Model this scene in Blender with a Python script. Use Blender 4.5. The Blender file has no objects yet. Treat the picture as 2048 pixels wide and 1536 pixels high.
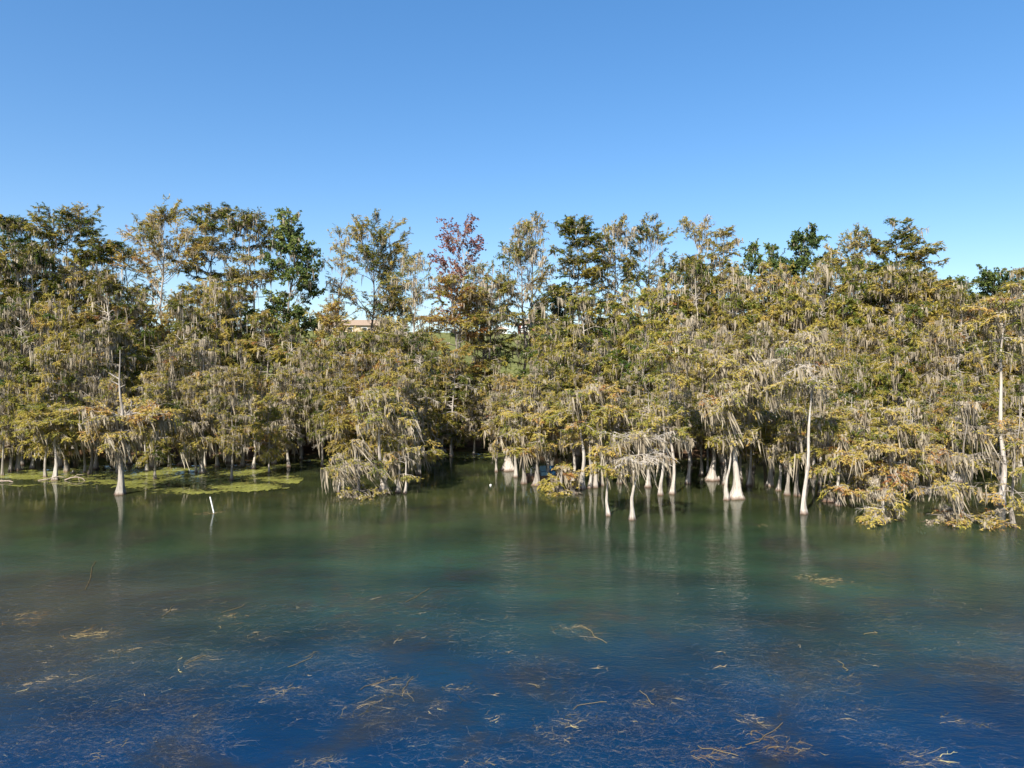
import bpy, math, random
import numpy as np
from mathutils import Vector

R = math.radians
sc = bpy.context.scene
COL = sc.collection

# ------------------------------------------------------------------ camera, sky, sun, exposure
CAM_H = 8.5
FPX = 1420.0            # focal length in pixels of the 2048 px wide photograph
HZ = 730.0              # row of the horizon in it
PITCH = math.atan((768 - HZ) / FPX)
cam = bpy.data.objects.new("camera", bpy.data.cameras.new("camera"))
COL.objects.link(cam)
cam.location = (0, 0, CAM_H)
cam.rotation_euler = (math.pi / 2 - PITCH, 0, 0)
cam.data.sensor_width = 36
cam.data.lens = 36 * FPX / 2048
cam.data.clip_end = 6000
sc.camera = cam

SUN_EL, SUN_LEFT = R(40), R(27)     # behind the camera and to its left
sd = Vector((-math.sin(SUN_LEFT) * math.cos(SUN_EL), -math.cos(SUN_LEFT) * math.cos(SUN_EL), math.sin(SUN_EL)))
w = bpy.data.worlds.new("World"); sc.world = w; w.use_nodes = True
nt = w.node_tree; nt.nodes.clear()
sky = nt.nodes.new("ShaderNodeTexSky"); sky.sky_type = 'NISHITA'; sky.sun_disc = False
sky.sun_elevation = SUN_EL; sky.sun_rotation = math.atan2(sd.x, sd.y)
sky.air_density = 0.8; sky.dust_density = 0.9; sky.ozone_density = 1.0; sky.altitude = 0
hs = nt.nodes.new("ShaderNodeHueSaturation"); hs.inputs['Saturation'].default_value = 1.58
hs.inputs['Hue'].default_value = 0.504
bg = nt.nodes.new("ShaderNodeBackground"); bg.inputs[1].default_value = 0.15
ow = nt.nodes.new("ShaderNodeOutputWorld")
gm = nt.nodes.new('ShaderNodeGamma'); gm.inputs[1].default_value = 0.72
nt.links.new(sky.outputs[0], gm.inputs[0]); nt.links.new(gm.outputs[0], hs.inputs['Color']); nt.links.new(hs.outputs[0], bg.inputs[0]); nt.links.new(bg.outputs[0], ow.inputs[0])
sl = bpy.data.lights.new("sun", 'SUN'); sl.energy = 4.6; sl.angle = R(0.5); sl.color = (1, 0.93, 0.82)
so = bpy.data.objects.new("sun", sl); COL.objects.link(so)
so.rotation_euler = sd.to_track_quat('Z', 'Y').to_euler(); so.location = (-60, -80, 90)
vs = sc.view_settings
vs.view_transform = 'Standard'; vs.look = 'None'; vs.gamma = 1; vs.exposure = 1.1; vs.use_curve_mapping = False
sc.cycles.use_denoising = True
sc.cycles.max_bounces = 8; sc.cycles.transparent_max_bounces = 16
sc.cycles.diffuse_bounces = 3; sc.cycles.caustics_reflective = False; sc.cycles.caustics_refractive = False

# ------------------------------------------------------------------ helpers
def ydist(py):                       # distance of a point of the water surface seen at row py
    return CAM_H * FPX / (py - HZ)
def xat(px, Y): return (px - 1024) / FPX * Y
def zat(py, Y): return CAM_H + (HZ - py) / FPX * Y

def mesh_tri(name, V, F, mat, tint=None, smooth=False):
    V = np.asarray(V, np.float32); F = np.asarray(F, np.int32)
    me = bpy.data.meshes.new(name)
    me.vertices.add(len(V)); me.vertices.foreach_set("co", V.ravel())
    me.loops.add(F.size); me.loops.foreach_set("vertex_index", F.ravel())
    me.polygons.add(len(F)); me.polygons.foreach_set("loop_start", np.arange(0, F.size, 3, dtype=np.int32))
    me.polygons.foreach_set("loop_total", np.full(len(F), 3, np.int32))
    me.polygons.foreach_set("use_smooth", np.full(len(F), bool(smooth)))
    if tint is not None:
        a = me.attributes.new("tint", 'FLOAT', 'FACE'); a.data.foreach_set("value", np.asarray(tint, np.float32))
    me.update(calc_edges=True)
    if mat: me.materials.append(mat)
    return me

def link(name, me, parent=None, loc=None):
    o = bpy.data.objects.new(name, me); COL.objects.link(o)
    if parent is not None: o.parent = parent
    if loc is not None: o.location = loc
    return o

def tag(o, label=None, cat=None, group=None, kind=None):
    if label: o['label'] = label
    if cat: o['category'] = cat
    if group: o['group'] = group
    if kind: o['kind'] = kind
    return o

def thing(name, label, cat, loc=(0, 0, 0), rz=0, group=None):
    o = bpy.data.objects.new(name, None); COL.objects.link(o); o.empty_display_size = 0.3
    o.location = loc; o.rotation_euler = (0, 0, rz)
    return tag(o, label, cat, group)

class Buf:                           # collects triangle batches
    def __init__(s): s.V = []; s.F = []; s.T = []; s.n = 0
    def add(s, V, F, t=None):
        V = np.asarray(V, float).reshape(-1, 3); F = np.asarray(F, int).reshape(-1, 3)
        s.V.append(V); s.F.append(F + s.n); s.n += len(V)
        s.T.append(np.zeros(len(F)) if t is None else np.broadcast_to(np.asarray(t, float), (len(F),)))
    def box(s, a, b):
        x0, y0, z0 = a; x1, y1, z1 = b
        V = [(x0,y0,z0),(x1,y0,z0),(x1,y1,z0),(x0,y1,z0),(x0,y0,z1),(x1,y0,z1),(x1,y1,z1),(x0,y1,z1)]
        Q = [(0,3,2,1),(4,5,6,7),(0,1,5,4),(1,2,6,5),(2,3,7,6),(3,0,4,7)]
        s.add(V, [t for q in Q for t in ((q[0],q[1],q[2]),(q[0],q[2],q[3]))])
    def mesh(s, name, mat, smooth=False, tint=True):
        return mesh_tri(name, np.concatenate(s.V), np.concatenate(s.F), mat, np.concatenate(s.T) if tint else None, smooth)

def unit(v): return v / np.maximum(np.linalg.norm(v, axis=-1, keepdims=True), 1e-9)

def tubes(P, rad, sides):
    """P (n,k,3) polylines, rad (n,k): open tapered tubes -> V, F"""
    n, k, _ = P.shape
    T = np.gradient(P, axis=1); T = unit(T)
    ref = np.where(np.abs(T[..., 2:3]) > 0.9, np.array([1., 0, 0]), np.array([0, 0, 1.]))
    A = unit(np.cross(T, ref)); B = np.cross(T, A)
    th = np.arange(sides) * 2 * math.pi / sides
    V = P[:, :, None] + rad[:, :, None, None] * (A[:, :, None] * np.cos(th)[:, None] + B[:, :, None] * np.sin(th)[:, None])
    base = (np.arange(n) * k * sides)[:, None, None]
    r0 = base + (np.arange(k - 1) * sides)[None, :, None] + np.arange(sides)[None, None, :]
    r1 = base + (np.arange(k - 1) * sides)[None, :, None] + ((np.arange(sides) + 1) % sides)[None, None, :]
    F = np.stack([np.stack([r0, r1, r1 + sides], -1), np.stack([r0, r1 + sides, r0 + sides], -1)], -2)
    return V.reshape(-1, 3), F.reshape(-1, 3)

def along(P, i, s):
    """point and tangent at s (0..1) of polylines i of P"""
    k = P.shape[1]; f = np.clip(s, 0, 0.9999) * (k - 1); j = f.astype(int); f = (f - j)[:, None]
    a, b = P[i, j], P[i, j + 1]
    return a + (b - a) * f, unit(b - a)

def rot_xy(v, a):
    c, s = np.cos(a), np.sin(a); o = v.copy()
    o[:, 0] = v[:, 0] * c - v[:, 1] * s; o[:, 1] = v[:, 0] * s + v[:, 1] * c
    return o

# ------------------------------------------------------------------ materials
def mat(name):
    m = bpy.data.materials.new(name); m.use_nodes = True
    t = m.node_tree; t.nodes.clear()
    return m, t, t.nodes.new("ShaderNodeOutputMaterial")
def N(t, typ, **kw):
    n = t.nodes.new("ShaderNode" + typ)
    for k, v in kw.items():
        if k.startswith('i_'):
            n.inputs[k[2:].replace('_', ' ')].default_value = v
        else: setattr(n, k, v)
    return n
def L(t, a, b): t.links.new(a, b)
def ramp(t, fac, stops):
    r = N(t, "ValToRGB"); e = r.color_ramp.elements
    while len(e) < len(stops): e.new(0.5)
    for el, (p, c) in zip(e, stops): el.position = p; el.color = (*c, 1)
    L(t, fac, r.inputs[0]); return r.outputs[0]
def math_(t, op, a, b=None, clamp=False):
    n = N(t, "Math", operation=op, use_clamp=clamp)
    for i, v in enumerate((a, b)):
        if v is None: continue
        if isinstance(v, (int, float)): n.inputs[i].default_value = v
        else: L(t, v, n.inputs[i])
    return n.outputs[0]
def mixc(t, fac, a, b, mode='MIX'):
    n = N(t, "Mix", data_type='RGBA', blend_type=mode)
    for i, v in ((0, fac), (6, a), (7, b)):
        if isinstance(v, (int, float)): n.inputs[i].default_value = v
        elif isinstance(v, tuple): n.inputs[i].default_value = (*v, 1)
        else: L(t, v, n.inputs[i])
    return n.outputs[2]

def plain(name, col, rough=0.7, noise=0.15, scale=6.0, metal=0.0):
    m, t, o = mat(name)
    p = N(t, "BsdfPrincipled"); p.inputs['Roughness'].default_value = rough; p.inputs['Metallic'].default_value = metal
    tc = N(t, "TexCoord"); nz = N(t, "TexNoise", i_Scale=scale, i_Detail=5.0); L(t, tc.outputs['Object'], nz.inputs['Vector'])
    c = ramp(t, nz.outputs[0], [(0.3, tuple(x * (1 - noise) for x in col)), (0.7, tuple(min(1, x * (1 + noise)) for x in col))])
    L(t, c, p.inputs['Base Color']); L(t, p.outputs[0], o.inputs[0])
    return m

def leaf_mat(name, stops, transl=0.34):
    """colour by the leaf's own tint, shifted per tree by its object colour (r: hue, g: lightness)"""
    m, t, o = mat(name)
    at = N(t, "Attribute", attribute_name="tint"); oi = N(t, "ObjectInfo")
    sp = N(t, "SeparateColor"); L(t, oi.outputs['Color'], sp.inputs[0])
    f = math_(t, 'ADD', at.outputs['Fac'], math_(t, 'SUBTRACT', sp.outputs[0], 0.5))
    c = ramp(t, f, stops)
    c = mixc(t, 1.0, c, sp.outputs[1], 'MULTIPLY')
    d = N(t, "BsdfDiffuse"); tr = N(t, "BsdfTranslucent"); mx = N(t, "MixShader"); mx.inputs[0].default_value = transl
    L(t, c, d.inputs[0]); L(t, c, tr.inputs[0])
    L(t, d.outputs[0], mx.inputs[1]); L(t, tr.outputs[0], mx.inputs[2])
    L(t, mx.outputs[0], o.inputs[0])
    return m

M_NEEDLE = leaf_mat("cypress_needles", [(0.0, (0.045, 0.09, 0.018)), (0.25, (0.15, 0.18, 0.034)), (0.5, (0.35, 0.30, 0.062)),
                                        (0.72, (0.48, 0.385, 0.10)), (0.9, (0.48, 0.31, 0.10)), (1.0, (0.30, 0.13, 0.05))])
M_BROAD = leaf_mat("broad_leaves", [(0.0, (0.05, 0.085, 0.035)), (0.4, (0.10, 0.145, 0.045)), (0.75, (0.19, 0.225, 0.06)), (1.0, (0.27, 0.27, 0.07))])
M_RED = leaf_mat("red_leaves", [(0.0, (0.10, 0.09, 0.05)), (0.35, (0.20, 0.085, 0.075)), (0.7, (0.29, 0.125, 0.095)), (1.0, (0.34, 0.20, 0.10))])

def moss_mat():
    m, t, o = mat("spanish_moss")
    at = N(t, "Attribute", attribute_name="tint")
    c = ramp(t, at.outputs['Fac'], [(0.0, (0.20, 0.165, 0.11)), (0.5, (0.38, 0.325, 0.24)), (1.0, (0.54, 0.48, 0.37))])
    d = N(t, "BsdfDiffuse"); tr = N(t, "BsdfTranslucent"); mx = N(t, "MixShader"); mx.inputs[0].default_value = 0.3
    L(t, c, d.inputs[0]); L(t, c, tr.inputs[0]); L(t, d.outputs[0], mx.inputs[1]); L(t, tr.outputs[0], mx.inputs[2])
    L(t, mx.outputs[0], o.inputs[0]); return m
M_MOSS = moss_mat()

def bark_mat():
    """silver cypress bark, streaked lengthwise; object colour r sets how pale the stem is, a wet reddish ring at the water"""
    m, t, o = mat("bark")
    tc = N(t, "TexCoord"); mp = N(t, "Mapping"); mp.inputs['Scale'].default_value = (11, 11, 0.6); L(t, tc.outputs['Object'], mp.inputs[0])
    nz = N(t, "TexNoise", i_Scale=1.0, i_Detail=6.0, i_Roughness=0.65); L(t, mp.outputs[0], nz.inputs['Vector'])
    nb = N(t, "TexNoise", i_Scale=0.9, i_Detail=3.0); L(t, tc.outputs['Object'], nb.inputs['Vector'])
    oi = N(t, "ObjectInfo"); sp = N(t, "SeparateColor"); L(t, oi.outputs['Color'], sp.inputs[0])
    dark = ramp(t, nz.outputs[0], [(0.3, (0.05, 0.04, 0.032)), (0.55, (0.13, 0.11, 0.09)), (0.75, (0.22, 0.19, 0.16))])
    pale = ramp(t, nz.outputs[0], [(0.3, (0.13, 0.105, 0.085)), (0.47, (0.43, 0.39, 0.34)), (0.75, (0.60, 0.56, 0.50))])
    f = math_(t, 'ADD', sp.outputs[0], math_(t, 'MULTIPLY', math_(t, 'SUBTRACT', nb.outputs[0], 0.5), 0.9), True)
    c = mixc(t, f, dark, pale)
    ge = N(t, "NewGeometry"); sx = N(t, "SeparateXYZ"); L(t, ge.outputs['Position'], sx.inputs[0])
    wet = N(t, "MapRange"); wet.inputs['From Min'].default_value = 0.03; wet.inputs['From Max'].default_value = 0.22
    wet.inputs['To Min'].default_value = 0.85; wet.inputs['To Max'].default_value = 0.0; L(t, sx.outputs[2], wet.inputs[0])
    c = mixc(t, wet.outputs[0], c, (0.10, 0.055, 0.035))
    p = N(t, "BsdfPrincipled"); p.inputs['Roughness'].default_value = 0.85; p.inputs['Specular IOR Level'].default_value = 0.2
    L(t, c, p.inputs['Base Color'])
    bp = N(t, "Bump", i_Strength=0.9, i_Distance=0.06); L(t, nz.outputs[0], bp.inputs['Height']); L(t, bp.outputs[0], p.inputs['Normal'])
    L(t, p.outputs[0], o.inputs[0]); return m
M_BARK = bark_mat()

def ground_mat():
    m, t, o = mat("ground")
    ge = N(t, "NewGeometry"); sx = N(t, "SeparateXYZ"); L(t, ge.outputs['Position'], sx.inputs[0])
    n1 = N(t, "TexNoise", i_Scale=0.25, i_Detail=6.0, i_Roughness=0.6); L(t, ge.outputs['Position'], n1.inputs['Vector'])
    n2 = N(t, "TexNoise", i_Scale=2.5, i_Detail=5.0); L(t, ge.outputs['Position'], n2.inputs['Vector'])
    litter = ramp(t, n2.outputs[0], [(0.3, (0.05, 0.035, 0.022)), (0.7, (0.17, 0.10, 0.06))])
    grass = ramp(t, n2.outputs[0], [(0.3, (0.07, 0.085, 0.03)), (0.7, (0.17, 0.175, 0.07))])
    algae = ramp(t, n1.outputs[0], [(0.35, (0.05, 0.055, 0.02)), (0.55, (0.13, 0.15, 0.03)), (0.7, (0.24, 0.26, 0.05))])
    sand = ramp(t, n1.outputs[0], [(0.3, (0.06, 0.06, 0.04)), (0.7, (0.12, 0.13, 0.08))])
    zz = math_(t, 'ADD', sx.outputs[2], math_(t, 'MULTIPLY', math_(t, 'SUBTRACT', n1.outputs[0], 0.5), 5.0))
    g = N(t, "MapRange"); g.inputs['From Min'].default_value = 3.2; g.inputs['From Max'].default_value = 5.0; L(t, zz, g.inputs[0])
    c = mixc(t, g.outputs[0], litter, grass)
    u = N(t, "MapRange"); u.inputs['From Min'].default_value = 0.12; u.inputs['From Max'].default_value = -0.05; L(t, sx.outputs[2], u.inputs[0])
    dp = N(t, "MapRange"); dp.inputs['From Min'].default_value = -0.8; dp.inputs['From Max'].default_value = -2.2; L(t, sx.outputs[2], dp.inputs[0])
    bed = mixc(t, dp.outputs[0], algae, sand)
    c = mixc(t, u.outputs[0], c, bed)
    d = N(t, "BsdfDiffuse"); L(t, c, d.inputs[0]); L(t, d.outputs[0], o.inputs[0]); return m

def water_mat():
    m, t, o = mat("water")
    ge = N(t, "NewGeometry"); sx = N(t, "SeparateXYZ"); L(t, ge.outputs['Position'], sx.inputs[0])
    # ripples: two wind-driven trains, ruffled in patches, calmer among the trees
    mp = N(t, "Mapping"); mp.inputs['Rotation'].default_value = (0, 0, R(-18)); mp.inputs['Scale'].default_value = (1.1, 2.6, 1); L(t, ge.outputs['Position'], mp.inputs[0])
    r1 = N(t, "TexNoise", i_Scale=1.15, i_Detail=4.0, i_Roughness=0.55, i_Distortion=0.4); L(t, mp.outputs[0], r1.inputs['Vector'])
    mp2 = N(t, "Mapping"); mp2.inputs['Rotation'].default_value = (0, 0, R(24)); mp2.inputs['Scale'].default_value = (1.0, 1.9, 1); L(t, ge.outputs['Position'], mp2.inputs[0])
    r2 = N(t, "TexNoise", i_Scale=5.2, i_Detail=3.0, i_Distortion=0.3); L(t, mp2.outputs[0], r2.inputs['Vector'])
    pt = N(t, "TexNoise", i_Scale=0.07, i_Detail=2.0); L(t, ge.outputs['Position'], pt.inputs['Vector'])
    calm = N(t, "MapRange", interpolation_type='SMOOTHSTEP'); calm.inputs['From Min'].default_value = 27; calm.inputs['From Max'].default_value = 46
    calm.inputs['To Min'].default_value = 1.0; calm.inputs['To Max'].default_value = 0.05
    yy = math_(t, 'ADD', sx.outputs[1], math_(t, 'MULTIPLY', math_(t, 'SUBTRACT', pt.outputs[0], 0.5), 26.0)); L(t, yy, calm.inputs[0])
    hgt = math_(t, 'ADD', r1.outputs[0], math_(t, 'MULTIPLY', r2.outputs[0], 0.5))
    bp = N(t, "Bump", i_Distance=0.055); L(t, hgt, bp.inputs['Height'])
    L(t, math_(t, 'MULTIPLY', calm.outputs[0], 0.7), bp.inputs['Strength'])
    fr = N(t, "Fresnel", i_IOR=1.333); L(t, bp.outputs[0], fr.inputs['Normal'])
    gl = N(t, "BsdfGlossy"); gl.inputs['Roughness'].default_value = 0.04; L(t, bp.outputs[0], gl.inputs['Normal'])
    # body colour: green over the weedy shelf, blue over the deep channel; bankside olive paints in tree reflections and algae
    n1 = N(t, "TexNoise", i_Scale=0.11, i_Detail=4.0); L(t, ge.outputs['Position'], n1.inputs['Vector'])
    dy = N(t, "MapRange"); dy.inputs['From Min'].default_value = 11.5; dy.inputs['From Max'].default_value = 50
    L(t, math_(t, 'ADD', sx.outputs[1], math_(t, 'MULTIPLY', math_(t, 'SUBTRACT', n1.outputs[0], 0.5), 14.0)), dy.inputs[0])
    body = ramp(t, dy.outputs[0], [(0.0, (0.003, 0.052, 0.18)), (0.15, (0.006, 0.052, 0.14)), (0.28, (0.022, 0.066, 0.082)), (0.42, (0.034, 0.086, 0.062)), (0.6, (0.048, 0.098, 0.052)), (0.85, (0.10, 0.115, 0.045))])
    # stirred-up brown silt over the weed bank
    vd = N(t, "VectorMath", operation='DISTANCE'); L(t, ge.outputs['Position'], vd.inputs[0]); vd.inputs[1].default_value = (-16, 24, 0)
    si = N(t, "MapRange", interpolation_type='SMOOTHSTEP'); si.inputs['From Min'].default_value = 11; si.inputs['From Max'].default_value = 2; si.inputs['To Max'].default_value = 0.85
    L(t, math_(t, 'ADD', vd.outputs['Value'], math_(t, 'MULTIPLY', math_(t, 'SUBTRACT', n1.outputs[0], 0.5), 9.0)), si.inputs[0])
    body = mixc(t, si.outputs[0], body, (0.075, 0.07, 0.055))
    # beds of weed deeper down, soft and brown, and clearer blue-green pools between them
    n3 = N(t, "TexNoise", i_Scale=0.24, i_Detail=8.0, i_Roughness=0.68, i_Distortion=0.6); L(t, ge.outputs['Position'], n3.inputs['Vector'])
    bed = N(t, "MapRange", interpolation_type='SMOOTHSTEP'); bed.inputs['From Min'].default_value = 0.47; bed.inputs['From Max'].default_value = 0.66; bed.inputs['To Max'].default_value = 0.72; L(t, n3.outputs[0], bed.inputs[0])
    body = mixc(t, bed.outputs[0], body, (0.06, 0.055, 0.05))
    n4 = N(t, "TexNoise", i_Scale=0.16, i_Detail=3.0); L(t, mp2.outputs[0], n4.inputs['Vector'])
    body = mixc(t, 1.0, body, ramp(t, n4.outputs[0], [(0.3, (0.55, 0.6, 0.68)), (0.7, (1.35, 1.4, 1.3))]), 'MULTIPLY')
    df = N(t, "BsdfDiffuse"); L(t, body, df.inputs[0])
    tp = N(t, "BsdfTransparent")
    clear = ramp(t, dy.outputs[0], [(0.0, (0.62,) * 3), (0.4, (0.58,) * 3), (0.7, (0.7,) * 3)])
    m1 = N(t, "MixShader"); L(t, clear, m1.inputs[0]); L(t, df.outputs[0], m1.inputs[1]); L(t, tp.outputs[0], m1.inputs[2])
    m2 = N(t, "MixShader"); L(t, fr.outputs[0], m2.inputs[0]); L(t, m1.outputs[0], m2.inputs[1]); L(t, gl.outputs[0], m2.inputs[2])
    L(t, m2.outputs[0], o.inputs['Surface'])
    va = N(t, "VolumeAbsorption"); va.inputs['Color'].default_value = (0.25, 0.72, 0.66, 1); va.inputs['Density'].default_value = 0.55
    L(t, va.outputs[0], o.inputs['Volume'])
    return m

def weed_mat(name, stops):
    m, t, o = mat(name)
    at = N(t, "Attribute", attribute_name="tint"); c = ramp(t, at.outputs['Fac'], stops)
    d = N(t, "BsdfDiffuse"); L(t, c, d.inputs[0]); L(t, d.outputs[0], o.inputs[0]); return m
M_WEED = weed_mat("water_weed", [(0.0, (0.05, 0.048, 0.03)), (0.5, (0.16, 0.135, 0.09)), (0.85, (0.27, 0.205, 0.12)), (1.0, (0.42, 0.36, 0.16))])
M_STRAW = weed_mat("straw", [(0.0, (0.07, 0.047, 0.028)), (0.5, (0.135, 0.092, 0.048)), (1.0, (0.26, 0.21, 0.10))])
M_ALGAE = weed_mat("algae", [(0.0, (0.10, 0.085, 0.03)), (0.5, (0.165, 0.172, 0.042)), (1.0, (0.29, 0.30, 0.07))])
_t = M_ALGAE.node_tree; _p = N(_t, "BsdfPrincipled"); _p.inputs['Roughness'].default_value = 0.12
_d = [n for n in _t.nodes if n.type == 'BSDF_DIFFUSE'][0]; L(_t, _d.inputs[0].links[0].from_socket, _p.inputs['Base Color']); L(_t, _p.outputs[0], [n for n in _t.nodes if n.type == 'OUTPUT_MATERIAL'][0].inputs[0])

# ------------------------------------------------------------------ setting: ground, water
def shore(x):                        # distance of the bank's edge from the camera
    return 66 + 2.0 * np.sin(x * 0.09 + 0.6) + 1.2 * np.sin(x * 0.23) - 4.5 * np.exp(-((x - 13) / 9) ** 2) - 3.0 * np.exp(-((x + 33) / 10) ** 2) + 3.5 * np.exp(-((x + 4) / 5) ** 2)
def shelf(x):                        # where the weedy shelf drops off
    return 42.5 - 0.10 * x + 1.5 * np.sin(x * 0.17)
def ground_z(x, y):
    s = y - shore(x)
    up = np.clip(s, 0, None)
    z = 0.045 * up + 11.4 * np.clip((up - 3) / 56, 0, 1) ** 1.15
    z = np.where(up > 70, np.minimum(z, 16.5), z) + 0.25 * np.sin(x * 0.31) * np.sin(y * 0.27) * np.clip(up / 6, 0, 1)
    d = np.clip(shelf(x) - y, 0, None)
    under = -0.32 - 0.25 * np.clip(-s, 0, 6) / 6 - 1.5 * (1 - np.exp(-d / 6.0)) - 2.6 * np.clip(d / 28, 0, 1.2)
    under = under + 0.10 * np.sin(x * 0.8 + 1.3 * np.sin(y * 0.5)) * np.sin(y * 0.9)
    near = np.clip((s + 4) / 4, 0, 1)
    return np.where(s > 0, z, under * (1 - near) + 0.0 * near)
xs = np.concatenate([np.linspace(-1500, -110, 12), np.linspace(-100, 100, 111), np.linspace(110, 1500, 12)])
ys = np.concatenate([np.linspace(-160, 4, 8), np.linspace(8, 140, 100), np.linspace(150, 2600, 16)])
gx, gy = np.meshgrid(xs, ys); gz = ground_z(gx, gy)
nx, ny = len(xs), len(ys)
ii = (np.arange(ny - 1)[:, None] * nx + np.arange(nx - 1)[None]).ravel()
GF = np.concatenate([np.stack([ii, ii + 1, ii + nx + 1], 1), np.stack([ii, ii + nx + 1, ii + nx], 1)])
tag(link("ground", mesh_tri("ground", np.stack([gx, gy, gz], -1).reshape(-1, 3), GF, ground_mat(), smooth=True)), kind="structure")
wb = Buf(); wb.box((-700, -150, -9), (700, 95, 0))
tag(link("water", wb.mesh("water", water_mat(), tint=False)), kind="structure")

# ------------------------------------------------------------------ trees
def grow(H, Rc, cb=0.3, a=0.35, b=0.55, n1=40, e0=-2, e1=25, droop=0.18, d2=3.6, d3=5.0, dl=26, leaf=(0.2, 0.06), dm=1.0, ml=0.8,
         wind=0.1, r0=0.2, flare=1.2, lean=(0, 0), layers=0, snag=0.0, bare=0.12, broad=False, v2=0.12, hsec=1.0, twig=1.0, seed=1, clump=0.0, tw=1.0, sub=True, up=0.0, topw=0, stubs=(), mfloor=0.05):
    g = np.random.default_rng(seed)
    wood = Buf(); fol = Buf(); mos = Buf()
    # --- stem
    zt = np.concatenate([[-0.7, 0, 0.12, 0.3, 0.55, 0.9, 1.4], np.linspace(2.1, H, 12)]) if H > 4 else np.concatenate([[-0.7, 0, 0.12, 0.3, 0.55], np.linspace(0.8, H, 9)])
    ph = g.uniform(0, 6.28, 4)
    def cen(z):
        q = np.clip(z / H, 0, None)
        return np.stack([lean[0] * q ** 1.2 + 0.012 * H * (np.sin(q * 7 + ph[0]) - np.sin(ph[0])) + 0.006 * H * np.sin(q * 15 + ph[1]),
                         lean[1] * q ** 1.2 + 0.012 * H * (np.sin(q * 6 + ph[2]) - np.sin(ph[2])), z], -1)
    def rad(z):
        q = np.clip(z / H, 0, 1)
        return r0 * (1 - 0.9 * q ** 0.85) + r0 * flare * np.exp(-np.clip(z, 0, None) / (0.28 + 0.75 * r0))
    sd_ = 14; th = np.arange(sd_) * 2 * math.pi / sd_
    P = cen(zt); rr = rad(zt); nf = g.integers(4, 7)
    fl = 1 + 0.27 * np.exp(-np.clip(zt, 0, None) / 1.3)[:, None] * np.cos(nf * th + ph[3])[None] + g.normal(0, 0.03, (len(zt), sd_))
    V = np.stack([P[:, None, 0] + rr[:, None] * fl * np.cos(th), P[:, None, 1] + rr[:, None] * fl * np.sin(th), np.broadcast_to(P[:, None, 2], (len(zt), sd_))], -1).reshape(-1, 3)
    i0 = (np.arange(len(zt) - 1)[:, None] * sd_ + np.arange(sd_)[None]); i1 = (np.arange(len(zt) - 1)[:, None] * sd_ + (np.arange(sd_) + 1)[None] % sd_)
    wood.add(V, np.concatenate([np.stack([i0, i1, i1 + sd_], -1).reshape(-1, 3), np.stack([i0, i1 + sd_, i0 + sd_], -1).reshape(-1, 3)]))
    for sz_, sa, sl_ in stubs:                     # broken dead side limbs
        c0 = cen(np.array([sz_ * H]))[0]
        wood.add(*tubes(np.array([[c0, c0 + np.array([math.cos(sa), math.sin(sa), .55]) * sl_]]), np.array([[.05, .02]]), 5))
    # --- boughs
    if layers:
        lc = np.linspace(0.02, 0.97, layers) + g.normal(0, 0.25 / layers, layers)
        u = lc[g.integers(0, layers, n1)] + g.normal(0, 0.10 / layers, n1)
    else:
        u = g.uniform(0, 1, n1)
    u = np.clip(u, 0, 0.985)
    if topw: u = 1 - (1 - u) ** topw
    top = H * (1 - snag)
    zb = cb * H + (top - cb * H) * u
    prof = (u + 0.06) ** a * (1.0 - u) ** b; prof /= max(prof.max(), 1e-6)
    Lb = np.maximum(Rc * prof * g.uniform(0.5, 1.15, n1), 0.35)
    az = np.arange(n1) * 2.39996 + g.normal(0, 0.5, n1)
    el = np.radians(e0 + (e1 - e0) * u + g.normal(0, 9, n1))
    K = 7; s = np.linspace(0, 1, K)[None]
    azs = az[:, None] + g.normal(0, 0.35, n1)[:, None] * s
    ho = Lb[:, None] * s * np.cos(el)[:, None]
    ve = Lb[:, None] * (s * np.sin(el)[:, None] - droop * s ** 2 * g.uniform(0.4, 1.6, n1)[:, None] + up * s ** 2) + 0.03 * Lb[:, None] * np.sin(s * 9 + g.uniform(0, 6, n1)[:, None])
    P1 = cen(zb)[:, None] + np.stack([np.cos(azs) * ho, np.sin(azs) * ho, ve], -1)
    rb = np.minimum(0.6 * rad(zb), (0.010 + 0.013 * Lb) * tw)
    wood.add(*tubes(P1, rb[:, None] * (1 - 0.82 * s), 5))
    isbare = g.random(n1) < bare
    t1 = g.normal(0, 0.15, n1)
    # --- branchlets
    c2 = np.maximum(2, np.round(Lb * d2)).astype(int)
    i2 = np.repeat(np.arange(n1), c2); n2 = len(i2)
    s2 = g.uniform(0.12 + clump * 0.4, 1.0, n2) ** 0.8
    p, tg = along(P1, i2, s2)
    ang = g.uniform(0.35, 1.25, n2) * np.where(np.arange(n2) % 2, 1, -1)
    d = rot_xy(tg, ang); d[:, 2] = d[:, 2] * 0.6 + g.normal(0.02, v2, n2); d = unit(d)
    l2 = np.clip(Lb[i2] * 0.46 * (1.12 - s2) + 0.22, 0.25, 1.7) * g.uniform(0.6, 1.25, n2) * hsec
    K2 = 3; q = np.linspace(0, 1, K2)[None]
    P2 = p[:, None] + d[:, None] * (l2[:, None] * q)[..., None]
    P2[:, :, 2] -= (l2 * g.uniform(0.05, 0.35, n2) * (droop * 3))[:, None] * q ** 2
    wood.add(*tubes(P2[:, ::2], (0.011 * twig * np.ones(n2))[:, None] * np.array([[1, .3]]), 3))
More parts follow.
